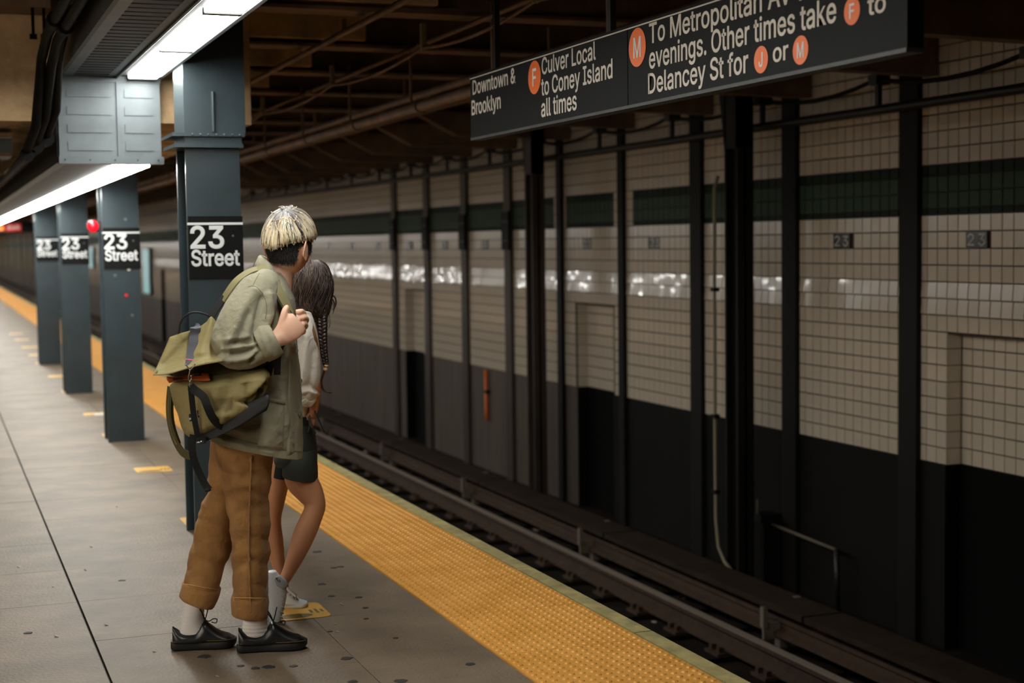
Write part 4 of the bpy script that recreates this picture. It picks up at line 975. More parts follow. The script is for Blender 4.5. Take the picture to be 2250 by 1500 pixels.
mat('sneaker_grey', '#a9adb2', 0.6)
mat('bead', '#d8b184', 0.35)
mat('cord', '#2d2e28', 0.7)

def head_xyz(x, y, z):
    """unit direction -> point of the head; face in +y, right in +x, origin mid-head; metres"""
    def g(a, b, c, s): return math.exp(-(((x-a)**2+(y-b)**2+(z-c)**2)/(2*s*s)))
    X, Y, Z = .074*x, .094*y, .112*z
    if z < 0:
        q = -z
        X *= 1-.22*q**1.6
        if y < 0: Y *= 1-.34*q**1.6
        else: Y *= 1+.02*q
    if y > 0: Y *= 1-.10*y**6
    Y += .024*g(0, .98, -.16, .10) + .014*g(0, .98, .02, .08)
    Y += .005*g(.22, .93, .26, .14) + .005*g(-.22, .93, .26, .14)
    Y -= .009*g(.36, .9, .06, .11) + .009*g(-.36, .9, .06, .11)
    Y += .006*g(0, .9, -.46, .09) + .006*g(0, .86, -.55, .08) + .008*g(0, .65, -.8, .15)
    return X, Y, Z
def head_points(nz=44, nt=56):
    vs, fs = [], []
    for i in range(nz+1):
        ph = -PI/2+PI*i/nz
        for k in range(nt):
            th = 2*PI*k/nt
            vs.append(head_xyz(math.cos(ph)*math.cos(th), math.cos(ph)*math.sin(th), math.sin(ph)))
    for i in range(nz):
        for k in range(nt): fs.append((i*nt+k, i*nt+(k+1) % nt, (i+1)*nt+(k+1) % nt, (i+1)*nt+k))
    return vs, fs
class Head:
    def __init__(s, c, F, yaw, tilt=0.0, lean=0.0, scale=1.0):
        """yaw: angle from image-right turning away from the viewer"""
        s.c = np.array(c); a = math.radians(yaw)
        s.f = F.r*math.cos(a) + F.e*math.sin(a); s.s = F.r*math.sin(a) - F.e*math.cos(a); s.u = np.array([0, 0, 1.0])
        t = math.radians(tilt); s.f, s.u = s.f*math.cos(t)-s.u*math.sin(t), s.u*math.cos(t)+s.f*math.sin(t)
        t = math.radians(lean); s.s, s.u = s.s*math.cos(t)-s.u*math.sin(t), s.u*math.cos(t)+s.s*math.sin(t)
        s.k = scale
    def P(s, x, y, z): return s.c + (s.s*x + s.f*y + s.u*z)*s.k
    def add(s, mb):
        vs, fs = head_points(); mb.add([s.P(*v) for v in vs], fs)
        for sg in (1, -1):                     # ears: rim and shell
            ring = []
            for k in range(13):
                a = -.7+5.0*k/12
                ring.append(s.P(sg*(.080+.012*max(0, math.cos(a-.6))), -.014-.019*math.cos(a)*.9-.006, -.026+.034*math.sin(a)))
            mb.tube(ring, [.0042]*13, 8)
            C = s.P(sg*.076, -.012, -.028)
            e = MB().ball((0, 0, 0), (.010, .017, .028), 12, 8)
            mb.add([C + (s.s*(v[0]*1.0 - sg*0*v[1]) + s.f*v[1] + s.u*v[2])*s.k + s.s*sg*(-v[1])*.35 for v in e.v], e.f)
            mb.tube([s.P(sg*.075, -.006, -.052), s.P(sg*.077, -.008, -.062)], [.006, .005], 8)
    def eyes(s, parent):
        for sg in (1, -1):
            c = s.P(sg*.030, .0775, .008); q = MB().ball(tuple(c), .0115, 14, 10)
            e = finish(q, 'eye', 'eye_white', parent)
            q = MB().ball(tuple(s.P(sg*.030, .0865, .008)), .0045, 10, 8); finish(q, 'iris', 'iris', e)
            br = [s.P(sg*(.012+.034*t), .0875-.014*t*t, .026+.006*math.sin(PI*t)) for t in (0, .25, .5, .75, 1)]
            finish(MB().tube(br, [.002, .003, .003, .0025, .001], 6), 'eyebrow', 'hair_under', parent)

# ------------------------------------------------------------------ the man
MF = Fig(1.0207, 5.4703)
MH = Fig(1.0207, 5.4703); MH.W = lambda px, py, d=0.0: MF.W(px, py, d-.045)
man = thing('person', (1.03, 5.51, 0), 'person with blond dyed hair in olive jacket and brown trousers gripping a bag strap', 'person')
HM = Head(MF.W(637, 536, .06), MF, 52, tilt=2, scale=1.0)
def body_of_man():
    mb = MB(); HM.add(mb)
    limb(MF, [(626, 560, .07, 34, .055), (614, 590, .07, 34, .056), (600, 618, .07, 44, .075), (590, 650, .07, 48, .10)], n=16, seg=24, mb=mb)
    slices(MF, [(548, 632, 630, 640, .07, .12), (528, 680, 632, 680, .07, .155), (520, 760, 630, 760, .07, .14), (515, 850, 630, 850, .07, .13), (505, 920, 610, 920, .07, .15), (500, 980, 592, 990, .07, .15)], n=24, seg=28, mb=mb)
    limb(MF, [(568, 640, -.07, 24, .045), (545, 690, -.15, 24, .042), (508, 762, -.225, 21, .036), (540, 768, -.235, 20, .036), (580, 757, -.237, 19, .032), (606, 747, -.235, 17, .025), (622, 737, -.233, 18, .020)], n=40, seg=20, mb=mb)
    limb(MF, [(568, 640, .21, 24, .045), (552, 700, .25, 24, .042), (556, 780, .26, 20, .036), (600, 830, .22, 17, .028), (630, 850, .18, 16, .02)], n=24, seg=18, mb=mb)
    for (x, y) in ((634, 848), (640, 856)): mb.tube(spath(MF, [(628, y, .18), (x+12, y+6, .17), (x+14, y+16, .15)], 6), [.011, .010, .010, .009, .009, .008], 8)
    limb(MF, [(548, 960, .0, 42, .075), (546, 1050, .0, 38, .068), (548, 1150, .01, 28, .05), (552, 1220, .015, 27, .05), (558, 1330, .02, 16, .03), (562, 1380, .02, 14, .024), (600, 1408, .02, 10, .026), (640, 1412, .02, 9, .03)], n=40, seg=20, mb=mb)
    limb(MF, [(530, 960, .13, 42, .07), (505, 1060, .13, 36, .066), (476, 1150, .125, 27, .05), (455, 1220, .12, 26, .048), (428, 1320, .11, 15, .028), (424, 1375, .105, 14, .024), (450, 1402, .105, 10, .024), (490, 1408, .105, 9, .03)], n=40, seg=20, mb=mb)
    # right hand: palm, curled fingers, thumb along the strap
    limb(MH, [(606, 747, -.19, 17, .022), (621, 736, -.188, 22, .018), (637, 722, -.187, 27, .017), (650, 711, -.183, 26, .014), (657, 705, -.178, 22, .011)], n=18, seg=20, mb=mb)
    for (k, pts) in enumerate(([(650, 686, -.178), (664, 684, -.172), (668, 694, -.145), (655, 701, -.125), (640, 702, -.13)],
                               [(656, 699, -.180), (671, 697, -.172), (673, 706, -.142), (658, 712, -.12), (642, 712, -.128)],
                               [(658, 712, -.178), (671, 711, -.170), (671, 719, -.142), (656, 723, -.122), (643, 722, -.128)],
                               [(654, 725, -.174), (667, 725, -.166), (666, 731, -.142), (653, 733, -.126), (642, 731, -.13)])):
        rr = .0098-.0007*k
        mb.tube(spath(MH, pts, 14), [rr]*12+[rr*.85, rr*.6], 10)
        mb.ball(tuple(MH.W(pts[0][0]+9, pts[0][1]-.5, -.181)), .0082, 10, 8)
    mb.tube(spath(MH, [(612, 732, -.178), (619, 713, -.184), (623, 696, -.184), (626, 682, -.176), (632, 673, -.16)], 14), [.017, .0165, .016, .0155, .015, .0145, .014, .0135, .013, .012, .0115, .011, .010, .008], 10)
    return finish(mb, 'body', 'skin_man', man, voxel=.0034, smooth_it=3)
body_of_man(); HM.eyes(man)

# jacket
TOR = [(576, 588, 622, 600, .07, .075), (556, 600, 632, 618, .07, .115), (536, 622, 640, 640, .07, .165), (518, 652, 647, 662, .07, .192), (504, 700, 651, 706, .07, .195), (494, 760, 654, 764, .07, .187),
       (485, 820, 659, 822, .07, .183), (472, 880, 664, 882, .07, .188), (461, 928, 666, 934, .07, .196), (455, 948, 667, 972, .07, .2), (452, 958, 667, 1003, .07, .2)]
def torso_d(px, py):
    """depth of the jacket's near surface at a pixel"""
    best = None
    R = catmull(np.array(TOR), 120)
    for r in R:
        u = (px-r[0])/(r[2]-r[0]); y = r[1]+(r[3]-r[1])*u
        if best is None or abs(y-py) < best[0]: best = (abs(y-py), u, r)
    _, u, r = best; a = min(abs(2*u-1), .999)
    return r[4]-r[5]*(1-a**2.5)**(1/2.5)
UP = np.array([0, 0, 1.0])
JKF = [([(600, 628), (612, 690), (625, 750)], .010, 8), ([(620, 640), (632, 700), (640, 760)], .010, 7), ([(610, 640), (622, 700), (632, 760)], -.010, 6), ([(628, 760), (622, 850), (628, 930)], .008, 9), ([(612, 770), (606, 860), (612, 930)], -.008, 8), ([(640, 800), (645, 900), (640, 990)], -.006, 8),
       ([(480, 950), (530, 965), (590, 975)], -.008, 7), ([(500, 935), (550, 950), (585, 940)], .008, 8), ([(560, 930), (555, 970)], -.008, 7), ([(460, 955), (520, 975), (600, 995)], .004, 5), ([(600, 860), (590, 900), (575, 940)], -.007, 7), ([(530, 930), (540, 985)], .005, 8)]
def jk_disp(t, th, q):
    f = 1.3*folds(q, JKF) if math.sin(th) < .2 else 0.0
    return f + .009*min(1, .3+t)*(crease(q, MF.r*.3+UP*.95, MF.r*.95-UP*.2, 4, 8, 3.1)-.35) + .004*fbm(q, (14, 14, 9), 2.0)
tj = slices(MF, TOR, n=90, seg=80, p=2.5, disp=jk_disp)
finish(tj, 'jacket_body', 'jacket', man)
# hem stitching band and placket
def patch(F, grid, lift, th, name, m, parent, dfun=torso_d, disp=None):
    """a thin panel following the garment: grid of pixels"""
    n, k = len(grid), len(grid[0]); vs = []
    for s in (1, 0):
        for row in grid:
            for (x, y) in row:
                q = F.W(x, y, dfun(x, y)); l = lift+(th if s else 0)
                if disp and s: l += disp(x, y)
                vs.append(q - F.e*l)
    N = n*k; q = [(i*k+j, i*k+j+1, (i+1)*k+j+1, (i+1)*k+j) for i in range(n-1) for j in range(k-1)]
    fs = q + [tuple(v+N for v in reversed(f)) for f in q]
    ring = [(0, j) for j in range(k)] + [(i, k-1) for i in range(1, n)] + [(n-1, j) for j in range(k-2, -1, -1)] + [(i, 0) for i in range(n-2, 0, -1)]
    ix = [a*k+b for a, b in ring]
    fs += [(ix[i], ix[i]+N, ix[(i+1) % len(ix)]+N, ix[(i+1) % len(ix)]) for i in range(len(ix))]
    return finish(MB().add(vs, fs), name, m, parent)
def quad_grid(a, b, c, d, n, k):
    """corners tl, tr, br, bl"""
    return [[((a[0]*(1-v)+b[0]*v)*(1-u)+(d[0]*(1-v)+c[0]*v)*u, (a[1]*(1-v)+b[1]*v)*(1-u)+(d[1]*(1-v)+c[1]*v)*u) for v in [j/(k-1) for j in range(k)]] for u in [i/(n-1) for i in range(n)]]
pk = patch(MF, quad_grid((582, 872), (626, 881), (622, 988), (566, 978), 20, 14), .006, .004, 'pocket', 'jacket', man,
      disp=lambda x, y: .022*math.exp(-((x-606)/22)**2-((y-935)/34)**2)+.006*noise.noise(Vector((x*.07, y*.05, 1)))+.004*noise.noise(Vector((x*.13, y*.16, 4))))
patch(MF, quad_grid((582, 871), (627, 880), (627, 888), (582, 879), 3, 10), .012, .003, 'pocket_hem', 'jacket', man)
patch(MF, quad_grid((636, 690), (650, 700), (664, 1001), (630, 1000), 30, 5), .003, .004, 'placket', 'jacket', man)
for (x, y) in ((657, 836), (655, 908), (648, 770)):
    c = MF.W(x, y, torso_d(x, y)); q = MB(); n = MF.r*.5-MF.e*.86; rt = np.cross(UP, n); rt = -rt/np.linalg.norm(rt)
    disc(q, c+n*.012, rt, UP, .0075, .0085, 16, .003); b = finish(q, 'button', 'jacket_dark', man, shade=False)
for (x, y) in ((645, 950), (645, 973), (645, 981)):
    c = MF.W(x, y, torso_d(x, y)-.012); finish(MB().ball(tuple(c), .0022, 6, 4), 'stitch_mark', 'jacket_dark', man)
# sleeves
def sl_disp(q, n):
    d1 = MF.r*.75+UP*.66; d2 = MF.r*.66-UP*.75
    c = MF.W(520, 765, -.2); w = math.exp(-((np.linalg.norm(q-c))/.13)**2)
    up = crease(q, MF.r*.35-UP*.94, MF.r*.94+UP*.35, 4, 9, 6.3)
    return .016*w*(crease(q, d1, d2, 3.5, 13, 1.7)-.4) + .006*(up-.3) + .003*fbm(q, (12, 12, 12), 5.0)
SLV = [([(600, 716), (580, 735), (548, 748), (515, 752)], -.016, 7), ([(596, 738), (570, 756), (540, 772), (512, 776)], -.016, 7), ([(585, 748), (572, 770), (552, 792)], -.014, 6), ([(590, 726), (566, 741), (530, 745), (500, 748)], .008, 7),
       ([(592, 730), (560, 760), (524, 764), (492, 766)], .008, 6), ([(580, 762), (556, 783), (520, 790), (490, 788)], .010, 7), ([(556, 640), (530, 690), (505, 745)], .008, 10), ([(575, 655), (566, 700), (560, 735)], -.010, 8), ([(590, 650), (592, 690), (580, 730)], .012, 8), ([(545, 690), (530, 735), (520, 750)], -.007, 8), ([(478, 750), (480, 775), (500, 795)], .006, 10)]
def sl_disp2(q, n):
    f = 1.45*folds(q, SLV) if np.dot(n, MF.e) < .35 else 0.0
    return f + .005*(crease(q, MF.r*.35-UP*.94, MF.r*.94+UP*.35, 4, 9, 6.3)-.3) + .003*fbm(q, (14, 14, 14), 5.0)
mb = limb(MF, [(586, 620, -.05, 30, .06), (568, 644, -.11, 46, .075), (548, 684, -.16, 51, .080), (527, 726, -.2, 53, .08), (511, 764, -.22, 46, .074), (510, 782, -.225, 26, .05)], n=40, seg=40)
limb(MF, [(497, 768, -.222, 28, .055), (515, 774, -.228, 36, .064), (545, 772, -.233, 36, .062), (575, 760, -.235, 33, .056), (598, 749, -.235, 28, .048)], n=30, seg=40, mb=mb)
finish(mb, 'sleeve', 'jacket', man, voxel=.005, smooth_it=4, disp=sl_disp2)
mb = limb(MF, [(574, 761, -.232, 37, .060), (586, 755, -.234, 39, .062), (600, 748, -.235, 36, .058), (608, 744, -.235, 31, .050)], n=16, seg=40, disp=lambda t, th, q: .005*fbm(q, (25, 25, 25), 3)+folds(q, [([(572, 722), (590, 775)], .006, 6), ([(582, 735), (600, 770)], -.005, 5)]))
finish(mb, 'rolled_cuff', 'jacket', man)
mb = limb(MF, [(575, 634, .18, 42, .07), (558, 690, .24, 46, .07), (556, 770, .26, 38, .06), (590, 818, .23, 30, .05)], n=30, seg=30)
finish(mb, 'sleeve', 'jacket', man)
# shoulder seam lines
for pts in ([(546, 618), (556, 612), (566, 626), (572, 640), (590, 668)], [(566, 626), (571, 612), (578, 600)]):
    pass
from mathutils.bvhtree import BVHTree
def seam(objs, pts, name, m, parent, r=.0011, n=40, lift=.0006):
    """a stitched line laid on the surface of the garments"""
    trees = []
    for o in objs:
        off = Vector(ABS.get(parent.name, (0, 0, 0)))
        trees.append(BVHTree.FromPolygons([v.co+off for v in o.data.vertices], [tuple(f.vertices) for f in o.data.polygons]))
    P = []
    for (x, y) in catmull(np.array(pts, float), n):
        d = Vector(ray(x, y)).normalized(); best = None
        for t in trees:
            h = t.ray_cast(Vector(CEN), d)
            if h[0] is not None and (best is None or h[3] < best[3]): best = h
        if best: P.append(best[0]-d*lift)
    if len(P) > 3: finish(MB().tube(P, r, 5), name, m, parent)
GAR = [o for o in bpy.data.objects if o.parent == man and o.name.split('.')[0] in ('jacket_body', 'sleeve')]
seam(GAR, [(545, 630), (556, 628), (567, 633), (578, 647), (584, 662), (586, 680), (583, 700)], 'armhole_seam', 'seam', man)
seam(GAR, [(570, 600), (563, 612), (556, 626)], 'shoulder_seam', 'seam', man, n=16)
seam(GAR, [(458, 944), (500, 958), (550, 972), (600, 984), (640, 990), (662, 992)], 'hem_stitching', 'seam', man)
seam(GAR, [(640, 800), (641, 860), (640, 930), (638, 990)], 'placket_stitching', 'seam', man)
# collar: folded band round the neck
lp = [(575, 577, .07), (582, 584, .015), (597, 599, -.02), (613, 625, -.012), (626, 652, .02), (630, 640, .11), (614, 605, .155), (590, 584, .135)]
K = [MF.W(*p) for p in lp]; L = catmull(K+[K[0], K[1]], 61)[:55]
cen = np.mean(L, axis=0); vs = []; m_ = len(L)
prof = [(-.006, .008), (.0, .024), (.005, .030), (.014, .024), (.024, .004), (.033, -.014), (.029, -.018), (.018, -.004), (.006, .010)]
for q in L:
    o = q-cen; o = o-UP*np.dot(o, UP); o /= np.linalg.norm(o)
    for (a, b) in prof: vs.append(q+o*a+UP*b)
k = len(prof)
fs = [(i*k+j, i*k+(j+1) % k, ((i+1) % m_)*k+(j+1) % k, ((i+1) % m_)*k+j) for i in range(m_) for j in range(k)]
finish(MB().add(vs, fs), 'collar', 'jacket', man)

# trousers
TRF = {1.3: [([(486, 1035), (530, 1048), (575, 1040)], -.010, 7), ([(495, 1090), (535, 1078), (590, 1092)], -.010, 7), ([(500, 1070), (545, 1064), (592, 1060)], .008, 8), ([(505, 1140), (540, 1118), (585, 1110)], -.011, 7), ([(510, 1165), (545, 1150), (590, 1150)], .008, 8), ([(508, 1200), (540, 1178), (592, 1185)], -.010, 7), ([(512, 1255), (545, 1232), (588, 1240)], -.009, 7), ([(512, 1225), (550, 1212), (590, 1212)], .008, 8), ([(514, 1295), (545, 1278), (588, 1290)], -.007, 6), ([(520, 1010), (515, 1120), (520, 1250)], .008, 9), ([(580, 1050), (584, 1180), (578, 1290)], -.008, 8)],
       4.4: [([(455, 1078), (480, 1095), (505, 1100)], -.014, 7), ([(456, 1058), (490, 1075), (515, 1075)], .009, 8), ([(446, 1105), (470, 1125), (500, 1135)], .010, 8), ([(437, 1140), (465, 1150), (500, 1170)], -.012, 7), ([(425, 1190), (455, 1175), (500, 1195)], -.010, 7), ([(420, 1215), (450, 1205), (495, 1225)], .008, 8), ([(413, 1250), (440, 1232), (480, 1240)], -.009, 7), ([(405, 1285), (430, 1265), (465, 1270)], -.008, 7), ([(470, 1000), (462, 1060)], -.01, 8)]}
def tr_disp(seed):
    def f(t, th, q):
        g = .55*folds(q, TRF[seed]) if math.sin(th) < .3 else 0.0
        d1 = MF.r*.8+UP*.45; d2 = UP*.9-MF.r*.3
        return g + .006*(crease(q, d1, d2, 4, 7, seed)-.35) + .004*fbm(q, (12, 12, 9), seed)
    return f
RL = [(466, 958, 606, 962, .04, .14), (472, 995, 603, 995, .02, .128), (482, 1040, 598, 1040, .005, .115), (492, 1090, 594, 1090, .0, .105), (503, 1150, 594, 1150, .0, .097), (508, 1200, 592, 1200, .005, .092), (510, 1250, 590, 1250, .01, .09), (511, 1300, 588, 1300, .013, .087), (512, 1338, 587, 1345, .016, .086)]
LL = [(464, 962, 590, 966, .12, .12), (459, 1010, 575, 1010, .12, .108), (455, 1055, 552, 1055, .12, .102), (455, 1078, 540, 1078, .12, .1), (441, 1112, 526, 1112, .12, .1), (430, 1150, 518, 1150, .12, .096), (419, 1200, 510, 1200, .12, .092), (408, 1250, 494, 1250, .115, .089), (401, 1290, 479, 1302, .11, .086), (399, 1304, 472, 1322, .107, .084)]
finish(slices(MF, RL, n=80, seg=56, p=2.2, disp=tr_disp(1.3)), 'trouser_leg', 'trouser', man)
finish(slices(MF, LL, n=80, seg=56, p=2.2, disp=tr_disp(4.4)), 'trouser_leg', 'trouser', man)
def hollow_cuff(rows, name):
    o = slices(MF, rows, n=14, seg=56, p=2.2, cap=False, disp=lambda t, th, q: .003*fbm(q, (25, 25, 30), 2)); return finish(o, name, 'trouser', man)
hollow_cuff([(513, 1306, 586, 1308, .013, .085), (508, 1312, 590, 1314, .014, .094), (508, 1344, 589, 1350, .016, .094), (513, 1346, 585, 1351, .016, .087), (518, 1330, 580, 1330, .016, .08)], 'trouser_cuff')
hollow_cuff([(404, 1276, 482, 1290, .112, .084), (400, 1280, 486, 1297, .112, .092), (394, 1306, 472, 1330, .107, .09), (399, 1310, 468, 1331, .107, .083), (405, 1296, 470, 1312, .107, .078)], 'trouser_cuff')
def leg_d(rows, px, py):
    R = catmull(np.array(rows), 100); r = R[np.argmin(abs((R[:, 1]+R[:, 3])/2-py))]
    a = min(abs(2*(px-r[0])/(r[2]-r[0])-1), .99); return r[4]-r[5]*(1-a**2.2)**(1/2.2)
q = MB(); pth = []
for i in range(120):
    y = 1000+345*i/119; x = 553-6*math.sin((y-1000)/120) + 2.2*math.sin(i*1.9)*noise.noise(Vector((i*.3, 0, 0)))
    pth.append(MF.W(x, y, leg_d(RL, x, y)-.006))
finish(q.tube(pth, [.0028+.0018*abs(math.sin(i*1.3)) for i in range(120)], 6), 'side_seam', 'trouser', man)
for rows, y0, y1, x0, x1, nm in ((RL, 1313, 1314, 511, 588, 0), (LL, 1282, 1296, 402, 484, 1)):
    pth = [MF.W(x0+(x1-x0)*t, y0+(y1-y0)*t, leg_d(rows, x0+(x1-x0)*t, (y0+y1)/2)-.0125) for t in [i/20 for i in range(1, 20)]]
    finish(MB().tube(pth, .0016, 5), 'cuff_edge', 'thread', man)
# socks
finish(slices(MF, [(535, 1335, 588, 1335, .018, .045), (535, 1358, 588, 1360, .018, .043), (533, 1380, 590, 1380, .018, .036), (534, 1398, 592, 1398, .018, .028)], n=24, seg=32, disp=lambda t, th, q: .0015*math.sin(q[2]*420)+.002*fbm(q, (20, 20, 20), 1)), 'sock', 'sock', man)
finish(slices(MF, [(408, 1305, 452, 1312, .106, .043), (403, 1335, 449, 1337, .106, .042), (397, 1362, 450, 1364, .106, .036), (395, 1392, 452, 1394, .106, .028)], n=24, seg=32, disp=lambda t, th, q: .0015*math.sin(q[2]*420)+.002*fbm(q, (20, 20, 20), 1)), 'sock', 'sock', man)
def shoe(F, xh, xt, yb, d, parent, secs, m_up, m_sole, sole_px, wid, hb=1.0):
    """secs: (fraction along, top pixel, half width m); the sole rests on the floor"""
    A, B = F.W(xh, yb, d), F.W(xt, yb, d); A[2] = B[2] = 0.0
    ax = (B-A); ln = np.linalg.norm(ax); ax /= ln; sd = np.cross(UP, ax)
    st = sole_px/F.px
    pl = [(0, .5), (.015, .66), (.06, .74), (.2, .74), (.42, .74), (.6, .92), (.74, 1.0), (.86, .93), (.95, .66), (.99, .35), (1, .12)]
    tp = lambda f: 1-.5*max(0, (f-.88)/.12)**2-.25*max(0, (.05-f)/.05)**2
    C = [A+ax*ln*f+UP*st*(1-.5*tp(f)) for f, _ in pl]; U = [sd*wid*w for _, w in pl]; V = [UP*st*.5*tp(f) for f, _ in pl]
    so = loft(C, U, V, n=48, seg=28, p=5)
    so = finish(so, 'sole', m_sole, parent)
    C, U, V = [], [], []
    for f, yt, hw in secs:
        c = A+ax*ln*f; top = F.W(xh+(xt-xh)*f, yt, d)[2]; h = max(top-st*.85, .006)
        C.append(c+UP*(st*.85)); U.append(sd*hw); V.append(UP*h)
    Cc, Uu, Vv = catmull(C, 48), catmull(U, 48), catmull(V, 48); vs = []; seg = 28
    for i in range(48):
        for k in range(seg):
            th = PI*k/(seg-1); c, s = math.cos(th), math.sin(th)
            pw = 2.6
            vs.append(Cc[i]+Uu[i]*math.copysign(abs(c)**(2/pw), c)+Vv[i]*abs(s)**(2/2.1))
    fs = [(i*seg+k, i*seg+k+1, (i+1)*seg+k+1, (i+1)*seg+k) for i in range(47) for k in range(seg-1)]
    fs += [(i*seg, (i+1)*seg, (i+1)*seg+seg-1, i*seg+seg-1) for i in range(47)]
    fs += [tuple(range(seg)), tuple(47*seg+k for k in range(seg-1, -1, -1))]
    finish(MB().add(vs, fs), 'shoe_upper', m_up, parent)
    return A, ax, ln, sd, st
for (xh, xt, yb, d, ys) in ((520, 676, 1434, .02, [1377, 1382, 1392, 1386, 1366, 1374, 1384, 1391, 1394, 1400, 1409]), (376, 521, 1430, .105, [1375, 1380, 1390, 1384, 1362, 1370, 1381, 1388, 1391, 1397, 1406])):
    fr = [.03, .08, .2, .38, .5, .6, .7, .8, .88, .95, .985]; hw = [.028, .037, .041, .042, .042, .044, .0465, .0465, .043, .034, .02]
    A, ax, ln, sd, st = shoe(MF, xh, xt, yb, d, man, list(zip(fr, ys, hw)), 'shoe_black', 'sole_black', 21, .0475)
    w = [.5, .74, .74, .74, .8, .96, 1.0, .9, .6]; f = [.01, .06, .2, .4, .5, .62, .76, .9, .975]
    pth = catmull([A+ax*ln*a-sd*.0482*b+UP*(st+.001) for a, b in zip(f, w)], 40)
    finish(MB().tube(pth, .0010, 5), 'welt_stitching', 'stitch_yellow', man)
    px = lambda a: xh+(xt-xh)*a
    for (a, b) in ((.47, 8), (.53, 3), (.59, 0)):
        y = ys[4]+3+(a-.47)*110
        pth = [A+ax*ln*(a+.015)+sd*t*.026+UP*(MF.W(px(a), y, d)[2]+.003-.012*abs(t)**2) for t in (-1, -.5, 0, .5, 1)]
        finish(MB().tube(pth, .0028, 6), 'lace', 'lace_black', man)
    kx = px(.515); ky = ys[4]-1
    for pts in ([(kx, ky, d-.01), (kx-8, ky-12, d-.02), (kx-13, ky-20, d-.03), (kx-12, ky-23, d-.035), (kx-6, ky-14, d-.03), (kx, ky, d-.012)], [(kx, ky, d-.01), (kx+4, ky-14, d-.02), (kx+8, ky-32, d-.02)], [(kx, ky, d-.01), (kx+9, ky+3, d-.03), (kx+18, ky-2, d-.04), (kx+26, ky-1, d-.045), (kx+24, ky+7, d-.04), (kx+14, ky+5, d-.035)]):
        finish(MB().tube(spath(MF, pts, 16), .0021, 6), 'lace', 'lace_black', man)

# hair of the man: clipped dark sides and long dyed top
EX = (.086, .107, .121)
def esurf(h, a, off=1.0, ex=EX):
    return h.P(a[0]*ex[0]*off, a[1]*ex[1]*off, a[2]*ex[2]*off+.004)
mb = MB(); nt, nz = 120, 70; idx = {}; vs = []; fs = []
rs = random.Random(3)
for i in range(nz+1):
    ph = -PI*.25+PI*.75*i/nz
    for k in range(nt):
        th = 2*PI*k/nt
        a = (math.cos(ph)*math.cos(th), math.cos(ph)*math.sin(th), math.sin(ph))
        idx[i, k] = len(vs); h = head_xyz(*a); sc_ = 1.045+.018*rs.random()+.05*max(0, -.1-a[2])*(a[1] < 0); vs.append((a, HM.P(h[0]*sc_, h[1]*sc_, h[2]*1.03)))
def hairy(a):
    x, y, z = a
    if y > .55 and z < .38: return False                              # face
    n_ = .04*noise.noise(Vector((x*9, y*9, z*9)))
    if abs(x) > .45 and y > .02 and z < .02: return .06 < y+n_ < .34 and z > -.34      # sideburn before the ear
    if abs(x) > .45 and y+n_ > -.42 and z < -.05: return z+n_ > -.05-.9*max(0, -y-.3)   # skin behind the ear
    if y > .3 and z < .1: return False
    return z+n_ > -.64 + .5*max(0.0, y+.45)                           # nape line rising towards the ear
for i in range(nz):
    for k in range(nt):
        f = (idx[i, k], idx[i, (k+1) % nt], idx[i+1, (k+1) % nt], idx[i+1, k])
        c = np.mean([vs[q][0] for q in f], axis=0)
        if hairy(c): fs.append(f)
mb.add([v[1] for v in vs], fs); finish(mb, 'clipped_hair', 'hair_under', man)
mb = MB()
ok = [v for v in vs if hairy(v[0]) and v[0][2] < .25]
for i in range(2600):
    a, q = rs.choice(ok); o = q-HM.c; o /= np.linalg.norm(o); dn = -HM.u*.9+o*.5+np.array([rs.gauss(0, .2) for _ in range(3)]); q = q+np.array([rs.gauss(0, .0015) for _ in range(3)])
    g = rs.uniform(.012, .05); mb.tube([q, q+dn*.004, q+dn*.008], [.0007, .0006, .0002], 3, cap=False, col=(g, g*.9, g*.85, 1))
finish(mb, 'clipped_stubble', 'hair_man', man)
mat('hair_mid', '#cbb68a', 0.6, col2='#6b5e48', vscale=60, stretch=(1, 1, .25))
mb = MB(); sv = {}; sf = []; sl_ = []
for i in range(nz+1):
    for k in range(nt):
        a = vs[idx[i, k]][0]; h = head_xyz(*a); f_ = 1.115
        sv[i, k] = len(sl_); sl_.append(HM.P(h[0]*f_, h[1]*f_, h[2]*1.075))
for i in range(nz):
    for k in range(nt):
        a = np.mean([vs[idx[i, k]][0], vs[idx[i+1, (k+1) % nt]][0]], axis=0)
        lim = -.08 + .12*(a[1]+.5) + .16*min(1, max(0, abs(a[0])-.25)/.4)
        if a[1] > .45: lim = .36
        if a[2] > lim: sf.append((sv[i, k], sv[i, (k+1) % nt], sv[i+1, (k+1) % nt], sv[i+1, k]))
mb.add(sl_, sf); finish(mb, 'hair_base', 'hair_mid', man)
mb = MB(); R9 = random.Random(11)
cr = np.array([.10, -.42, .90]); cr /= np.linalg.norm(cr)
t1 = np.cross(cr, [1, 0, 0]); t1 /= np.linalg.norm(t1); t2 = np.cross(cr, t1)
def strand(az, s0, s1, w0, off0, off1, pal, twist=0.0, n=9):
    pts, rad, cols = [], [], []
    for i in range(n):
        t = i/(n-1); s = s0+(s1-s0)*t; a2 = az+twist*t*t
        dv = t1*math.cos(a2)+t2*math.sin(a2); a = cr*math.cos(s)+dv*math.sin(s)
        off = off0+(off1-off0)*t**1.2 + .012*math.sin(PI*t)
        pts.append(esurf(HM, a, off)); rad.append(w0*(1-.75*t**2)+.0004)
        g = min(1, max(0, (t-pal[2])/.22)); c = [pal[0][j]*(1-g)+pal[1][j]*g for j in range(3)]+[1]; cols.append(c)
    mb.tube(pts, rad, 5, col=cols)
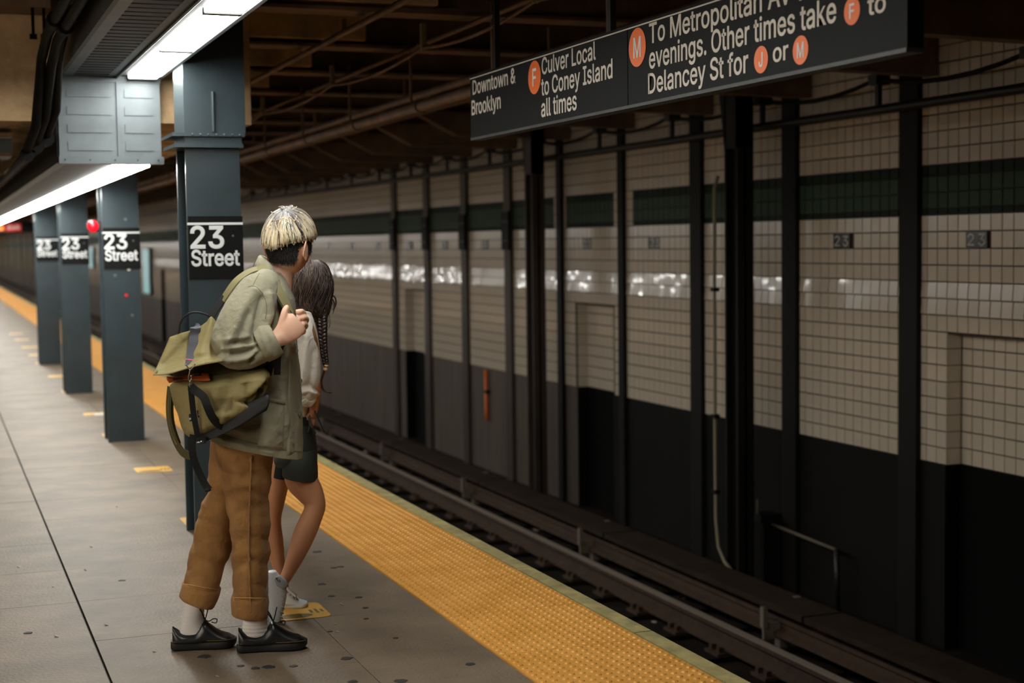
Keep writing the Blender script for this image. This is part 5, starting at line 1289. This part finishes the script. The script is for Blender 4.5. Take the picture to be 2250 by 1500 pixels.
BLOND = [lin('#e9dcbd'), lin('#dccaa6'), lin('#f1e7cf'), lin('#cbb58c')]; DARK = [lin('#2a2522'), lin('#3a3431'), lin('#1d1916')]; GREY = [lin('#6f6a67'), lin('#8b8683'), lin('#4b4745')]
for i in range(1500):
    az = R9.uniform(0, 2*PI); s0 = abs(R9.gauss(0, .42)); s0 = min(s0, .95)
    dv = t1*math.cos(az)+t2*math.sin(az)
    # run down until the bowl line
    s1 = s0
    while s1 < 2.1:
        a = cr*math.cos(s1)+dv*math.sin(s1)
        lim = -.10 + .12*(a[1]+.5) + .16*min(1, max(0, abs(a[0])-.25)/.4)
        if a[1] > .45: lim = .30
        if a[2] < lim + R9.gauss(0, .05): break
        s1 += .04
    s1 = max(s1, s0+.35)
    r = R9.random()
    if r < .72: pal = (R9.choice(GREY), R9.choice(BLOND), R9.uniform(.18, .5))
    elif r < .91: pal = (R9.choice(DARK), R9.choice(DARK), .5)
    else: pal = (R9.choice(GREY), R9.choice(GREY), .5)
    lay = R9.uniform(1.03, 1.085)
    strand(az, s0, s1, R9.uniform(.0024, .0052) if r < .72 else R9.uniform(.0012, .003), lay, lay+R9.uniform(-.01, .045), pal, R9.gauss(0, .10))
for i in range(26):                                                   # stray tufts on the crown
    az = R9.uniform(0, 2*PI); strand(az, R9.uniform(0, .3), R9.uniform(.5, .9), .0016, 1.05, R9.uniform(1.12, 1.2), (R9.choice(GREY), R9.choice(BLOND), .3), R9.gauss(0, .5))
finish(mb, 'dyed_hair', 'hair_man', man)
# ------------------------------------------------------------------ the bag on the man's shoulder
bag = thing('messenger_bag', tuple(MF.W(470, 960, -.18)), 'olive roll-top messenger bag with black straps hanging at the hip of the blond person', 'bag')
def bg_disp(t, th, q):
    d1 = UP*.9+MF.r*.25; d2 = MF.r*.95-UP*.2
    f = 1.5*folds(q, BGF) if math.sin(th) < .2 else 0.0
    return f+.008*(crease(q, d1, d2, 3, 9, 2.2)-.35)+.004*fbm(q, (14, 14, 14), 7)
BGF = [([(512, 822), (498, 868), (478, 905)], -.018, 7), ([(522, 825), (517, 870), (508, 900)], -.014, 6), ([(505, 835), (508, 870)], .010, 7), ([(592, 838), (570, 858), (552, 882)], -.016, 6), ([(588, 852), (568, 880), (560, 890)], -.014, 6), ([(575, 835), (560, 860)], .010, 7), ([(540, 845), (546, 875)], -.012, 5), ([(470, 850), (478, 890), (490, 915)], .012, 10), ([(530, 880), (555, 888)], -.014, 5), ([(395, 860), (402, 900), (415, 945)], .008, 10), ([(440, 860), (446, 905), (452, 935)], .008, 9)]
BB = [(384, 836, 580, 808, -.09, .04, -.19), (373, 848, 592, 820, -.09, .10, -.21), (376, 868, 594, 838, -.09, .115, -.21), (386, 898, 590, 858, -.09, .115, -.21), (397, 928, 570, 886, -.10, .105, -.20), (407, 950, 528, 912, -.12, .085, -.19), (416, 961, 478, 940, -.14, .05, -.17)]
finish(slices(MF, BB, n=70, seg=64, p=2.3, disp=bg_disp), 'bag_body', 'bag', bag)
def bag_d(px, py):
    R = catmull(np.array(BB), 120); best = None
    for r in R:
        u = (px-r[0])/(r[2]-r[0]); y = r[1]+(r[3]-r[1])*u
        if best is None or abs(y-py) < best[0]: best = (abs(y-py), u, r)
    _, u, r = best; u = min(max(u, 0.001), .999); a = abs(2*u-1); d0 = r[4]+(r[6]-r[4])*u
    return d0-r[5]*(1-a**2.3)**(1/2.3)
finish(slices(MF, [(384, 775, 560, 745, -.07, .02, -.11), (380, 815, 575, 785, -.08, .035, -.14), (384, 850, 585, 820, -.09, .05, -.17)], n=16, seg=32), 'bag_inner', 'bag_dark', bag)
# black base panel
patch(MF, quad_grid((592, 868), (580, 873), (440, 962), (444, 968), 24, 6), -.035, .05, 'base_panel', 'web_black', bag, dfun=lambda x, y: -.255+.12*(1-(x-440)/150))
patch(MF, [[(588-150*t, 866+94*t-10*math.sin(PI*t)), (592-150*t, 874+92*t), (592-146*t, 884+86*t+8*math.sin(PI*t)), (586-138*t, 900+70*t+4*math.sin(PI*t))] for t in [i/24 for i in range(25)]], .0, .02, 'base_panel', 'web_black', bag, dfun=lambda x, y: -.285+.10*(1-(x-440)/150))
# roll-top flap
top = [(373, 740), (400, 731), (430, 722), (452, 708), (464, 695), (476, 707), (492, 722), (515, 735), (540, 745)]
bot = [(336, 825), (365, 823), (398, 814), (430, 805), (462, 798), (490, 793), (515, 790), (540, 788), (560, 786)]
FLF = [([(424, 737), (398, 768), (362, 798)], -.016, 8), ([(375, 742), (360, 780), (340, 815)], .010, 8), ([(410, 728), (385, 750), (360, 790)], .008, 9), ([(464, 697), (452, 735), (440, 775)], .014, 8), ([(480, 715), (472, 750), (462, 785)], -.010, 8), ([(344, 803), (400, 790), (480, 775)], -.006, 3)]
T, Bm = catmull(top, 40), catmull(bot, 40); vs = []; nv = 22
for side in (0, 1):
    for i in range(40):
        for j in range(nv):
            t = j/(nv-1); p = T[i]*(1-t)+Bm[i]*t; x = i/39
            bul = math.sin(PI*min(1, max(0, x*1.0+.04)))**.5
            lip = .15*t**3
            if side == 0: d = -.10-.04*x-.06*bul*math.sin(PI*(.15+.7*t))-lip
            else: d = -.05-.02*x+.02*math.sin(PI*t)-lip*.8
            w_ = MF.W(p[0], p[1], d)
            if side == 0: d -= folds(w_, FLF)+.004*fbm(w_, (16, 16, 16), 3)
            vs.append(MF.W(p[0], p[1], d))
N = 40*nv; q = [(i*nv+j, i*nv+j+1, (i+1)*nv+j+1, (i+1)*nv+j) for i in range(39) for j in range(nv-1)]
fs = q+[tuple(v+N for v in reversed(f)) for f in q]
ix = [j for j in range(nv)]+[i*nv+nv-1 for i in range(1, 40)]+[39*nv+j for j in range(nv-2, -1, -1)]+[i*nv for i in range(38, 0, -1)]
fs += [(ix[i], ix[i]+N, ix[(i+1) % len(ix)]+N, ix[(i+1) % len(ix)]) for i in range(len(ix))]
finish(MB().add(vs, fs), 'flap', 'bag', bag)
def flap_d(px, py):
    i = int(np.argmin(abs(((T+Bm)/2)[:, 0]-px))); x = i/39; t = min(1, max(0, (py-T[i][1])/(Bm[i][1]-T[i][1])))
    return -.10-.04*x-.06*math.sin(PI*min(1, x+.04))**.5*math.sin(PI*(.15+.7*t))-.15*t**3-folds(MF.W(px, py, -.15), FLF)
patch(MF, [[(346+146*t, 804-24*t), (343+147*t, 812-25*t), (341+148*t, 820-27*t)] for t in [i/16 for i in range(17)]], .004, .004, 'flap_hem', 'bag', bag, dfun=flap_d)
# lining seen in the open mouth
patch(MF, [[(366+92*t, 826+2*math.sin(6*t)-6*t), (367+94*t, 834-6*t), (372+90*t, 841-9*t-3*math.sin(5*t))] for t in [i/20 for i in range(21)]], .004, .006, 'lining', 'lining', bag, dfun=lambda x, y: bag_d(x, y)-.012)
patch(MF, [[(380+20*t, 829-t), (381+20*t, 835-t)] for t in [i/4 for i in range(5)]], .014, .004, 'lining_tab', 'web_black', bag, dfun=lambda x, y: bag_d(x, y)-.012)
patch(MF, [[(425+16*t, 818-t), (426+16*t, 825-t)] for t in [i/4 for i in range(5)]], .014, .004, 'lining_tab', 'web_black', bag, dfun=lambda x, y: bag_d(x, y)-.012)
# grey webbing with a pink line, ring and hook
def rib(F, pts, hw_px, nrm, name, m, parent, th=.0022, n=24):
    P = spath(F, pts, n); return finish(MB().ribbon(P, tuple(nrm), hw_px/F.px, th), name, m, parent, shade=False)
CAMN = -MF.e
gw = rib(MF, [(x, y, flap_d(x, y)-.008) for x, y in ((430, 722), (428, 735), (426, 750), (423, 765), (421, 780), (419, 795), (418, 803))], 10.5, CAMN, 'webbing', 'web_grey', bag)
rib(MF, [(430, 723, flap_d(430, 723)-.007), (429, 718, -.10), (427, 721, -.06)], 10.5, CAMN+UP*.3, 'webbing_turn', 'web_grey', bag)
rib(MF, [(419.5, 790, flap_d(419, 790)-.012), (419.2, 792, flap_d(419, 792)-.012)], 10.6, CAMN, 'pink_line', 'pink_line', gw, n=3)
finish(MB().tube(spath(MF, [(408, 800, -.325), (412, 806, -.325), (418, 812, -.325), (424, 806, -.325), (429, 799, -.325)], 16), .0022, 6), 'ring', 'chrome', bag)
finish(MB().tube(spath(MF, [(418, 811, -.306), (416, 820, -.305), (414, 830, -.30), (417, 836, -.298), (421, 832, -.298), (420, 824, -.30)], 18), .0022, 6), 'hook', 'chrome', bag)
finish(MB().tube(spath(MF, [(417, 836, -.3), (418, 842, -.298), (416, 847, -.295), (420, 850, -.292)], 10), .0028, 6), 'swivel', 'chrome', bag)
rib(MF, [(419, 846, -.285), (421, 870, -.275), (425, 905, -.25), (431, 940, -.235), (436, 964, -.22)], 6, CAMN, 'front_strap', 'web_black', bag)
rib(MF, [(418, 848, -.287), (430, 858, -.285), (447, 872, -.287), (456, 893, -.285), (466, 915, -.27), (478, 930, -.25), (490, 936, -.235)], 8.5, CAMN, 'front_strap', 'web_black', bag)
for (x, y) in ((418, 917), (438, 908)):
    b = patch(MF, quad_grid((x-6, y-7), (x+6, y-10), (x+8, y+6), (x-3, y+9), 3, 3), .004, .003, 'logo_patch', 'patch_black', bag, dfun=lambda a, b: bag_d(a, b)-.002)
    rib(MF, [(x-2, y+1, bag_d(x, y)-.0105), (x, y+4, bag_d(x, y)-.0105), (x+3, y-3, bag_d(x, y)-.0105)], 1.0, CAMN, 'logo_mark', 'patch_white', b, th=.0006, n=9)
# loose strap at the left, buckle and tail
rib(MF, [(374, 850, -.06), (371, 890, -.05), (373, 925, -.06), (383, 962, -.08), (398, 990, -.10), (412, 999, -.12), (420, 1000, -.14)], [7]*1 and 9, CAMN*.6-MF.r*.8, 'loose_strap', 'bag_dark', bag, n=30)
rib(MF, [(378, 860, -.055), (375, 900, -.05), (380, 940, -.065), (392, 975, -.09)], 6, CAMN, 'loose_strap', 'bag', bag, n=20)
bk = MB(); c = MF.W(442, 966, -.225)
for (a, b) in ((0, 0),):
    bk.box(c[0]-.016, c[0]+.016, c[1]-.008, c[1]+.008, c[2]-.012, c[2]+.01)
finish(bk, 'buckle', 'web_black', bag, shade=False)
finish(MB().tube([MF.W(432, 972, -.24), MF.W(448, 969, -.24)], .004, 8), 'buckle_bar', 'chrome', bag)
rib(MF, [(425, 955, -.215), (422, 975, -.21), (424, 1000, -.2), (430, 1020, -.19), (441, 1045, -.18), (452, 1066, -.175), (460, 1076, -.175)], 7.5, CAMN, 'strap_tail', 'web_black', bag)
finish(MB().ball(tuple(MF.W(457, 1076, -.175)), (.012, .006, .007), 8, 6), 'strap_tip', 'web_black', bag, shade=False)
# thin handle loop and the shoulder strap
finish(MB().tube(spath(MF, [(392, 740, -.11), (396, 712, -.12), (406, 695, -.13), (425, 686, -.135), (448, 689, -.13), (464, 697, -.12)], 26), .0036, 8), 'handle', 'web_black', bag)
rib(MF, [(462, 700, -.12), (470, 685, -.12), (480, 670, -.118), (494, 652, -.115)], 7.5, CAMN+UP*.4-MF.r*.3, 'strap_webbing', 'web_black', bag)
PS = [(490, 660, -.115), (503, 640, -.118), (520, 618, -.11), (542, 601, -.09), (566, 592, -.07), (585, 597, -.085), (600, 618, -.115), (614, 643, -.135), (627, 668, -.145), (637, 690, -.15)]
P = spath(MF, PS, 44); nr = []
for i in range(44):
    t = i/43
    if t < .45: v = -MF.r*(.7-.9*t)+UP*(.5+.8*t)-MF.e*.45
    else: v = MF.r*(.9*(t-.45)/.55)+UP*(.9-1.2*(t-.45))-MF.e*.75
    nr.append(tuple(v))
st = MB().ribbon(P, nr, 11.5/MF.px, .0045); finish(st, 'shoulder_strap', 'strap_olive', bag, shade=False)
st = MB().ribbon([Vector(q)-Vector(n).normalized()*.006 for q, n in zip(P, nr)], nr, 13.5/MF.px, .0025); finish(st, 'strap_edge', 'web_black', bag, shade=False)
rib(MF, [(634, 684, -.15), (638, 694, -.15), (639, 702, -.145)], 5, CAMN+MF.r*.4, 'strap_end', 'web_black', bag, n=8)
rib(MF, [(622, 748, -.165), (615, 765, -.16), (610, 790, -.15), (609, 823, -.145)], 7, CAMN, 'strap_webbing', 'web_black', bag)
rib(MF, [(604, 765, -.155), (598, 785, -.15), (591, 805, -.16), (586, 822, -.18)], 10, CAMN, 'strap_webbing', 'web_black', bag)
# ------------------------------------------------------------------ the girl
GF = Fig(1.31, 6.0)
GT = Fig(1.31, 6.0); GT.W = lambda px, py, d=0.0: GF.W(px, py, d-.10)
girl = thing('person', (1.31, 6.0, 0), 'person with long braided brown hair in white top, dark shorts and white sneakers', 'person')
HG = Head(GF.W(684, 634, .05), GF, 62, tilt=4, scale=.93)
def body_of_girl():
    mb = MB(); HG.add(mb)
    limb(GF, [(676, 665, .06, 25, .045), (669, 690, .06, 26, .05), (662, 715, .06, 40, .08)], n=14, seg=20, mb=mb)
    slices(GF, [(632, 705, 684, 705, .06, .12), (632, 760, 688, 760, .06, .13), (632, 830, 684, 830, .06, .115), (622, 900, 676, 900, .06, .125), (612, 970, 682, 970, .06, .15), (610, 1000, 680, 1000, .06, .14)], n=24, seg=26, mb=mb)
    # near arm in the sleeve, far arm
    limb(GF, [(664, 708, -.06, 20, .04), (674, 760, -.09, 19, .036), (686, 830, -.10, 17, .032), (690, 860, -.09, 15, .028), (690, 890, -.06, 11, .022), (686, 914, -.04, 9, .017)], n=30, seg=18, mb=mb)
    for k, (dx, dl) in enumerate(((-7, 0), (-3, 5), (1, 6), (5, 3))):
        mb.tube(spath(GF, [(685+dx*.8, 912, -.04), (684+dx, 924+dl, -.035), (681+dx, 934+dl, -.025)], 8), [.0085, .0085, .008, .008, .0075, .007, .006, .005], 8)
    mb.tube(spath(GF, [(680, 908, -.045), (674, 918, -.05), (671, 928, -.048)], 8), [.01, .01, .0095, .009, .0085, .008, .007, .005], 8)
    limb(GF, [(650, 710, .2, 20, .04), (645, 780, .22, 18, .035), (650, 850, .2, 16, .03), (662, 905, .16, 11, .02)], n=24, seg=16, mb=mb)
    # near leg bent, on its toes; far leg straight
    limb(GF, [(650, 960, .0, 34, .07), (657, 1010, -.02, 36, .074), (663, 1055, -.05, 35, .072), (684, 1088, -.065, 28, .058), (692, 1112, -.075, 23, .050), (683, 1140, -.085, 23, .048), (668, 1175, -.10, 24, .048), (650, 1220, -.12, 19, .04), (631, 1262, -.14, 13, .027), (618, 1285, -.15, 13, .026), (610, 1330, -.15, 12, .026), (605, 1362, -.15, 9, .024)], n=70, seg=26, mb=mb)
    limb(GF, [(632, 960, .12, 36, .08), (619, 1010, .12, 33, .075), (609, 1060, .12, 27, .066), (602, 1110, .12, 22, .053), (599, 1145, .12, 19, .046), (603, 1190, .12, 20, .046), (612, 1240, .11, 15, .035), (622, 1284, .1, 12, .026), (628, 1310, .1, 14, .028), (655, 1325, .1, 8, .028)], n=60, seg=24, mb=mb)
    return finish(mb, 'body', 'skin_girl', girl, voxel=.004, smooth_it=3)
body_of_girl(); HG.eyes(girl)
# top, sleeve, knot
def sh_disp(t, th, q): return .010*(crease(q, UP*.95+GF.r*.2, GF.r*.9+UP*.1, 3, 8, 3.3)-.35)+.003*fbm(q, (14, 14, 14), 3)
finish(slices(GF, [(646, 682, 684, 692, .06, .07), (630, 700, 690, 706, .06, .14), (626, 740, 692, 744, .06, .155), (626, 800, 694, 804, .06, .15), (624, 850, 690, 856, .06, .145), (622, 884, 682, 890, .06, .14), (622, 905, 678, 912, .06, .135), (618, 928, 680, 932, .06, .135)], n=60, seg=56, p=2.3, disp=sh_disp), 'white_top', 'shirt', girl)
GSF = [([(664, 745), (655, 800), (650, 830)], -.014, 6), ([(672, 740), (668, 800), (662, 850)], .010, 7), ([(690, 770), (684, 830), (676, 860)], -.008, 6), ([(660, 850), (675, 845), (694, 855)], -.012, 5), ([(662, 862), (680, 858), (696, 866)], .010, 5)]
mb = limb(GF, [(662, 694, -.05, 22, .05), (668, 730, -.08, 28, .056), (674, 780, -.095, 29, .058), (676, 825, -.10, 27, .056), (677, 852, -.095, 24, .052), (678, 872, -.085, 18, .04)], n=50, seg=44, disp=lambda t, th, q: folds(q, GSF)+.006*(crease(q, UP*.9-GF.r*.3, GF.r*.9+UP*.3, 4, 10, 5.5)-.35)+.006*t*t*fbm(q, (20, 20, 30), 2))
finish(mb, 'sleeve', 'shirt_sleeve', girl)
finish(limb(GF, [(670, 866, -.09, 20, .042), (679, 873, -.085, 21, .043), (688, 879, -.08, 17, .036)], n=12, seg=30, disp=lambda t, th, q: .004*fbm(q, (40, 40, 40), 2)), 'sleeve_cuff', 'shirt_sleeve', girl)
finish(slices(GF, [(640, 868, 682, 872, .0, .07), (645, 890, 680, 896, -.02, .06), (650, 910, 676, 914, -.02, .05), (655, 922, 674, 926, -.02, .035)], n=24, seg=30, disp=lambda t, th, q: .006*fbm(q, (30, 30, 14), 8)), 'shirt_tail', 'shirt', girl)
finish(MB().ribbon(spath(GF, [(672, 684, -.06), (682, 705, -.10), (691, 735, -.125), (697, 768, -.12), (699, 800, -.10), (698, 830, -.07)], 24), tuple(-GF.e+GF.r*.6), 3.6/GF.px, .002), 'crossbody_strap', 'strap_brown', girl, shade=False)
# shorts
finish(slices(GF, [(614, 918, 680, 918, .05, .14), (608, 945, 690, 945, .05, .16), (604, 985, 696, 985, .05, .17), (601, 1008, 697, 1010, .05, .165), (604, 1020, 690, 1022, .05, .14)], n=30, seg=50, p=2.3, disp=lambda t, th, q: .006*(crease(q, UP, GF.r, 3, 9, 1.1)-.3)), 'shorts_seat', 'shorts', girl)
finish(slices(GF, [(618, 985, 694, 985, -.01, .105), (620, 1015, 697, 1015, -.03, .105), (622, 1044, 698, 1050, -.04, .098), (623, 1046, 697, 1052, -.04, .095)], n=24, seg=44, disp=lambda t, th, q: .005*(crease(q, UP*.6+GF.r*.7, UP*.7-GF.r*.6, 4, 8, 2.1)-.3)), 'shorts_leg', 'shorts', girl)
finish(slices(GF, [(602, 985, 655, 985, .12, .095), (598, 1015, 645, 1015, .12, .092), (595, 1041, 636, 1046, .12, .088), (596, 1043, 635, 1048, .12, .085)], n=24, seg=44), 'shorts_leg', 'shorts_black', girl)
finish(slices(GF, [(618, 908, 682, 910, .05, .138), (614, 926, 686, 928, .05, .146)], n=8, seg=44, p=2.3, disp=lambda t, th, q: .002*math.sin(th*40)), 'waistband', 'shorts_black', girl)
for pts in ([(681, 886, -.06), (690, 900, -.07), (697, 915, -.07), (704, 930, -.065), (713, 950, -.06)], [(680, 912, -.09), (684, 930, -.10), (690, 945, -.10), (694, 952, -.10)], [(678, 915, -.09), (680, 935, -.10), (677, 950, -.10)]):
    finish(MB().tube(spath(GF, pts, 14), .0032, 6), 'drawstring', 'cord', girl)
# sneakers
tip = slices(GT, [(589, 1255, 607, 1254, -.05, .026), (588, 1268, 618, 1270, -.05, .034), (586, 1284, 628, 1290, -.05, .038), (585, 1304, 630, 1308, -.05, .039), (584, 1334, 624, 1336, -.05, .041), (585, 1354, 619, 1356, -.05, .042), (590, 1368, 615, 1369, -.05, .036), (598, 1375, 611, 1375, -.05, .022)], n=44, seg=36, p=2.4)
finish(tip, 'high_top_sneaker', 'sneaker', girl)
finish(slices(GT, [(584, 1262, 588, 1262, -.05, .026), (582, 1300, 588, 1300, -.05, .034), (581, 1340, 588, 1340, -.05, .04), (583, 1362, 592, 1362, -.05, .04), (592, 1376, 606, 1377, -.05, .026)], n=30, seg=20, p=3), 'sneaker_sole', 'sneaker_sole', girl)
finish(limb(GT, [(608, 1268, -.075, 9, .012), (617, 1280, -.08, 12, .012), (625, 1288, -.075, 10, .012)], n=14, seg=20), 'ankle_lining', 'sneaker_grey', girl)
rr = GT.W(611, 1273, -.089)
for pts in ([(606, 1268), (609, 1274)], [(611, 1268), (608, 1272), (612, 1277)], [(613, 1273), (616, 1277), (613, 1279)]):
    finish(MB().tube(spath(GT, [(x, y, -.0915) for x, y in pts], 6), .0012, 5), 'logo_stroke', 'patch_black', girl)
for k in range(6):
    y = 1300+11*k; x = 626-1.6*k
    finish(MB().tube(spath(GT, [(x-7, y-3, -.085), (x+1, y, -.08), (x+3, y+4, -.05)], 8), .0028, 6), 'lace', 'sneaker_sole', girl)
finish(MB().tube(spath(GT, [(629, 1296, -.06), (625, 1310, -.075), (620, 1330, -.08), (617, 1345, -.08)], 10), .004, 6), 'tongue_shade', 'sneaker_grey', girl)  # grey strip painting the shade along the tongue
fr = [.02, .08, .2, .34, .46, .6, .74, .86, .95, .985]
A, ax, ln, sd, st = shoe(GF, 606, 676, 1341, .10, girl, list(zip(fr, [1296, 1290, 1290, 1292, 1300, 1310, 1316, 1319, 1324, 1331], [.025, .032, .034, .034, .036, .039, .042, .04, .03, .016])), 'sneaker', 'sneaker_sole', 9, .046)
for k in range(4):
    a = .42+.09*k; y = 1298+5.2*k
    pth = [A+ax*ln*(a+.03*abs(t))+sd*t*.026+UP*(GF.W(606+70*a, y, .1)[2]+.003-.014*abs(t)**2) for t in (-1, -.5, 0, .5, 1)]
    finish(MB().tube(pth, .003, 6), 'lace', 'sneaker_sole', girl)
finish(limb(GF, [(627, 1290, .09, 4, .018), (638, 1297, .09, 5, .02), (650, 1308, .09, 4, .018)], n=12, seg=16), 'tongue', 'sneaker', girl)
# hair: shell, flowing strands, braid with beads
mb = MB(); c = GF.W(686, 634, .035)
sh = slices(GF, [(672, 571, 700, 571, .05, .03), (656, 582, 716, 583, .05, .075), (646, 602, 726, 606, .05, .095), (640, 628, 729, 632, .05, .102), (640, 652, 727, 656, .05, .10), (648, 672, 722, 682, .04, .085), (666, 688, 718, 694, .02, .055), (690, 696, 716, 700, .0, .028)], n=40, seg=48, disp=lambda t, th, q: .005*fbm(q, (30, 30, 10), 4))
finish(sh, 'hair_shell', 'hair_girl_base', girl)
mb = MB(); RG = random.Random(5)
SL = catmull(np.array([(672, 571, 700, 571, .05, .03), (656, 582, 716, 583, .05, .075), (646, 602, 726, 606, .05, .095), (640, 628, 729, 632, .05, .102), (640, 652, 727, 656, .05, .10), (648, 672, 722, 682, .04, .085), (666, 688, 718, 694, .02, .055), (690, 696, 716, 700, .0, .028)]), 60)
BR = [lin('#3d2d26'), lin('#4a372d'), lin('#2b1f19'), lin('#221814'), lin('#57443a'), lin('#33251f')]
def hair_pt(t, th, off):
    r = SL[min(int(t*59), 59)]; a, b = GF.W(r[0], r[1], r[4]), GF.W(r[2], r[3], r[4]); cc = (a+b)/2; U = (b-a)/2
    return cc + U*math.cos(th)*off + GF.e*r[5]*math.sin(th)*off
for i in range(1000):
    th = RG.uniform(0, 2*PI); t0 = abs(RG.gauss(0, .18)); t1_ = min(1, t0+RG.uniform(.35, .95)); tw = RG.gauss(0, .25); o = RG.uniform(1.0, 1.07); ph = RG.uniform(0, 6)
    n = 12; pts = []
    for k in range(n):
        t = t0+(t1_-t0)*k/(n-1)
        pts.append(hair_pt(t, th+tw*(t-t0)+.13*math.sin(11*t+ph), o+.035*math.sin(16*t+ph*1.7)))
    cc = RG.choice(BR); mb.tube(pts, [RG.uniform(.0012, .0026)]*(n-1)+[.0005], 4, col=cc)
for i in range(22):
    th = RG.uniform(0, 2*PI); t0 = RG.uniform(.55, .9); p0 = hair_pt(t0, th, 1.03); dr = (p0-c); dr /= np.linalg.norm(dr)
    pts = [p0, p0+dr*.008-UP*.01, p0+dr*.014-UP*.03, p0+dr*.008-UP*.05]; mb.tube([Vector(q) for q in catmull(pts, 10)], [.0009]*10, 4, col=RG.choice(BR))
for pts in ([(724, 648, .03), (735, 652, .03), (738, 664, .03), (735, 676, .03), (729, 680, .03)], [(722, 650, .02), (732, 660, .02), (735, 674, .02), (732, 684, .02)], [(690, 692, -.02), (686, 700, -.03), (692, 706, -.03), (700, 700, -.02)]):
    mb.tube(spath(GF, pts, 16), [.0035]*10+[.003, .0025, .002, .0015, .001, .0006], 5, col=BR[0])
finish(mb, 'loose_hair', 'hair_girl', girl)
bp = catmull([GF.W(*p) for p in [(706, 688, -.01), (708, 712, -.02), (709, 745, -.03), (712, 775, -.03), (716, 800, -.03)]], 80)
mb = MB()
for k in range(3):
    pts, rad = [], []
    for i in range(80):
        t = i/79; w = .015*(1-.5*t); ph = t*2*PI*5.5+2*PI*k/3
        pts.append(bp[i]+GF.r*w*math.sin(ph)+GF.e*w*.6*math.sin(2*ph)); rad.append(.0112*(1-.5*t))
    mb.tube(pts, rad, 8, col=BR[[0, 3, 5][k]])
finish(mb, 'braid', 'hair_girl', girl)
mb = MB()
for j in range(9):
    o = RG.uniform(-2, 2)
    mb.tube(spath(GF, [(715+o*.4, 806, -.03), (710+o*.6, 822, -.03), (706+o*.5, 838, -.03), (708+o, 852, -.03), (714+o*1.5, 860+o*.5, -.03), (728+o, 863-o, -.03)], 18), [.003]*8+[.0028, .0026, .0024, .002, .0018, .0015, .0012, .001, .0008, .0005], 5, col=BR[j % 6] if j < 7 else lin('#8a5a38'))
finish(mb, 'braid_tail', 'hair_girl', girl)
for (x, y) in ((717, 803), (715, 811)):
    finish(MB().ball(tuple(GF.W(x, y, -.03)), (.0095, .0095, .008), 12, 8), 'bead', 'bead', girl)
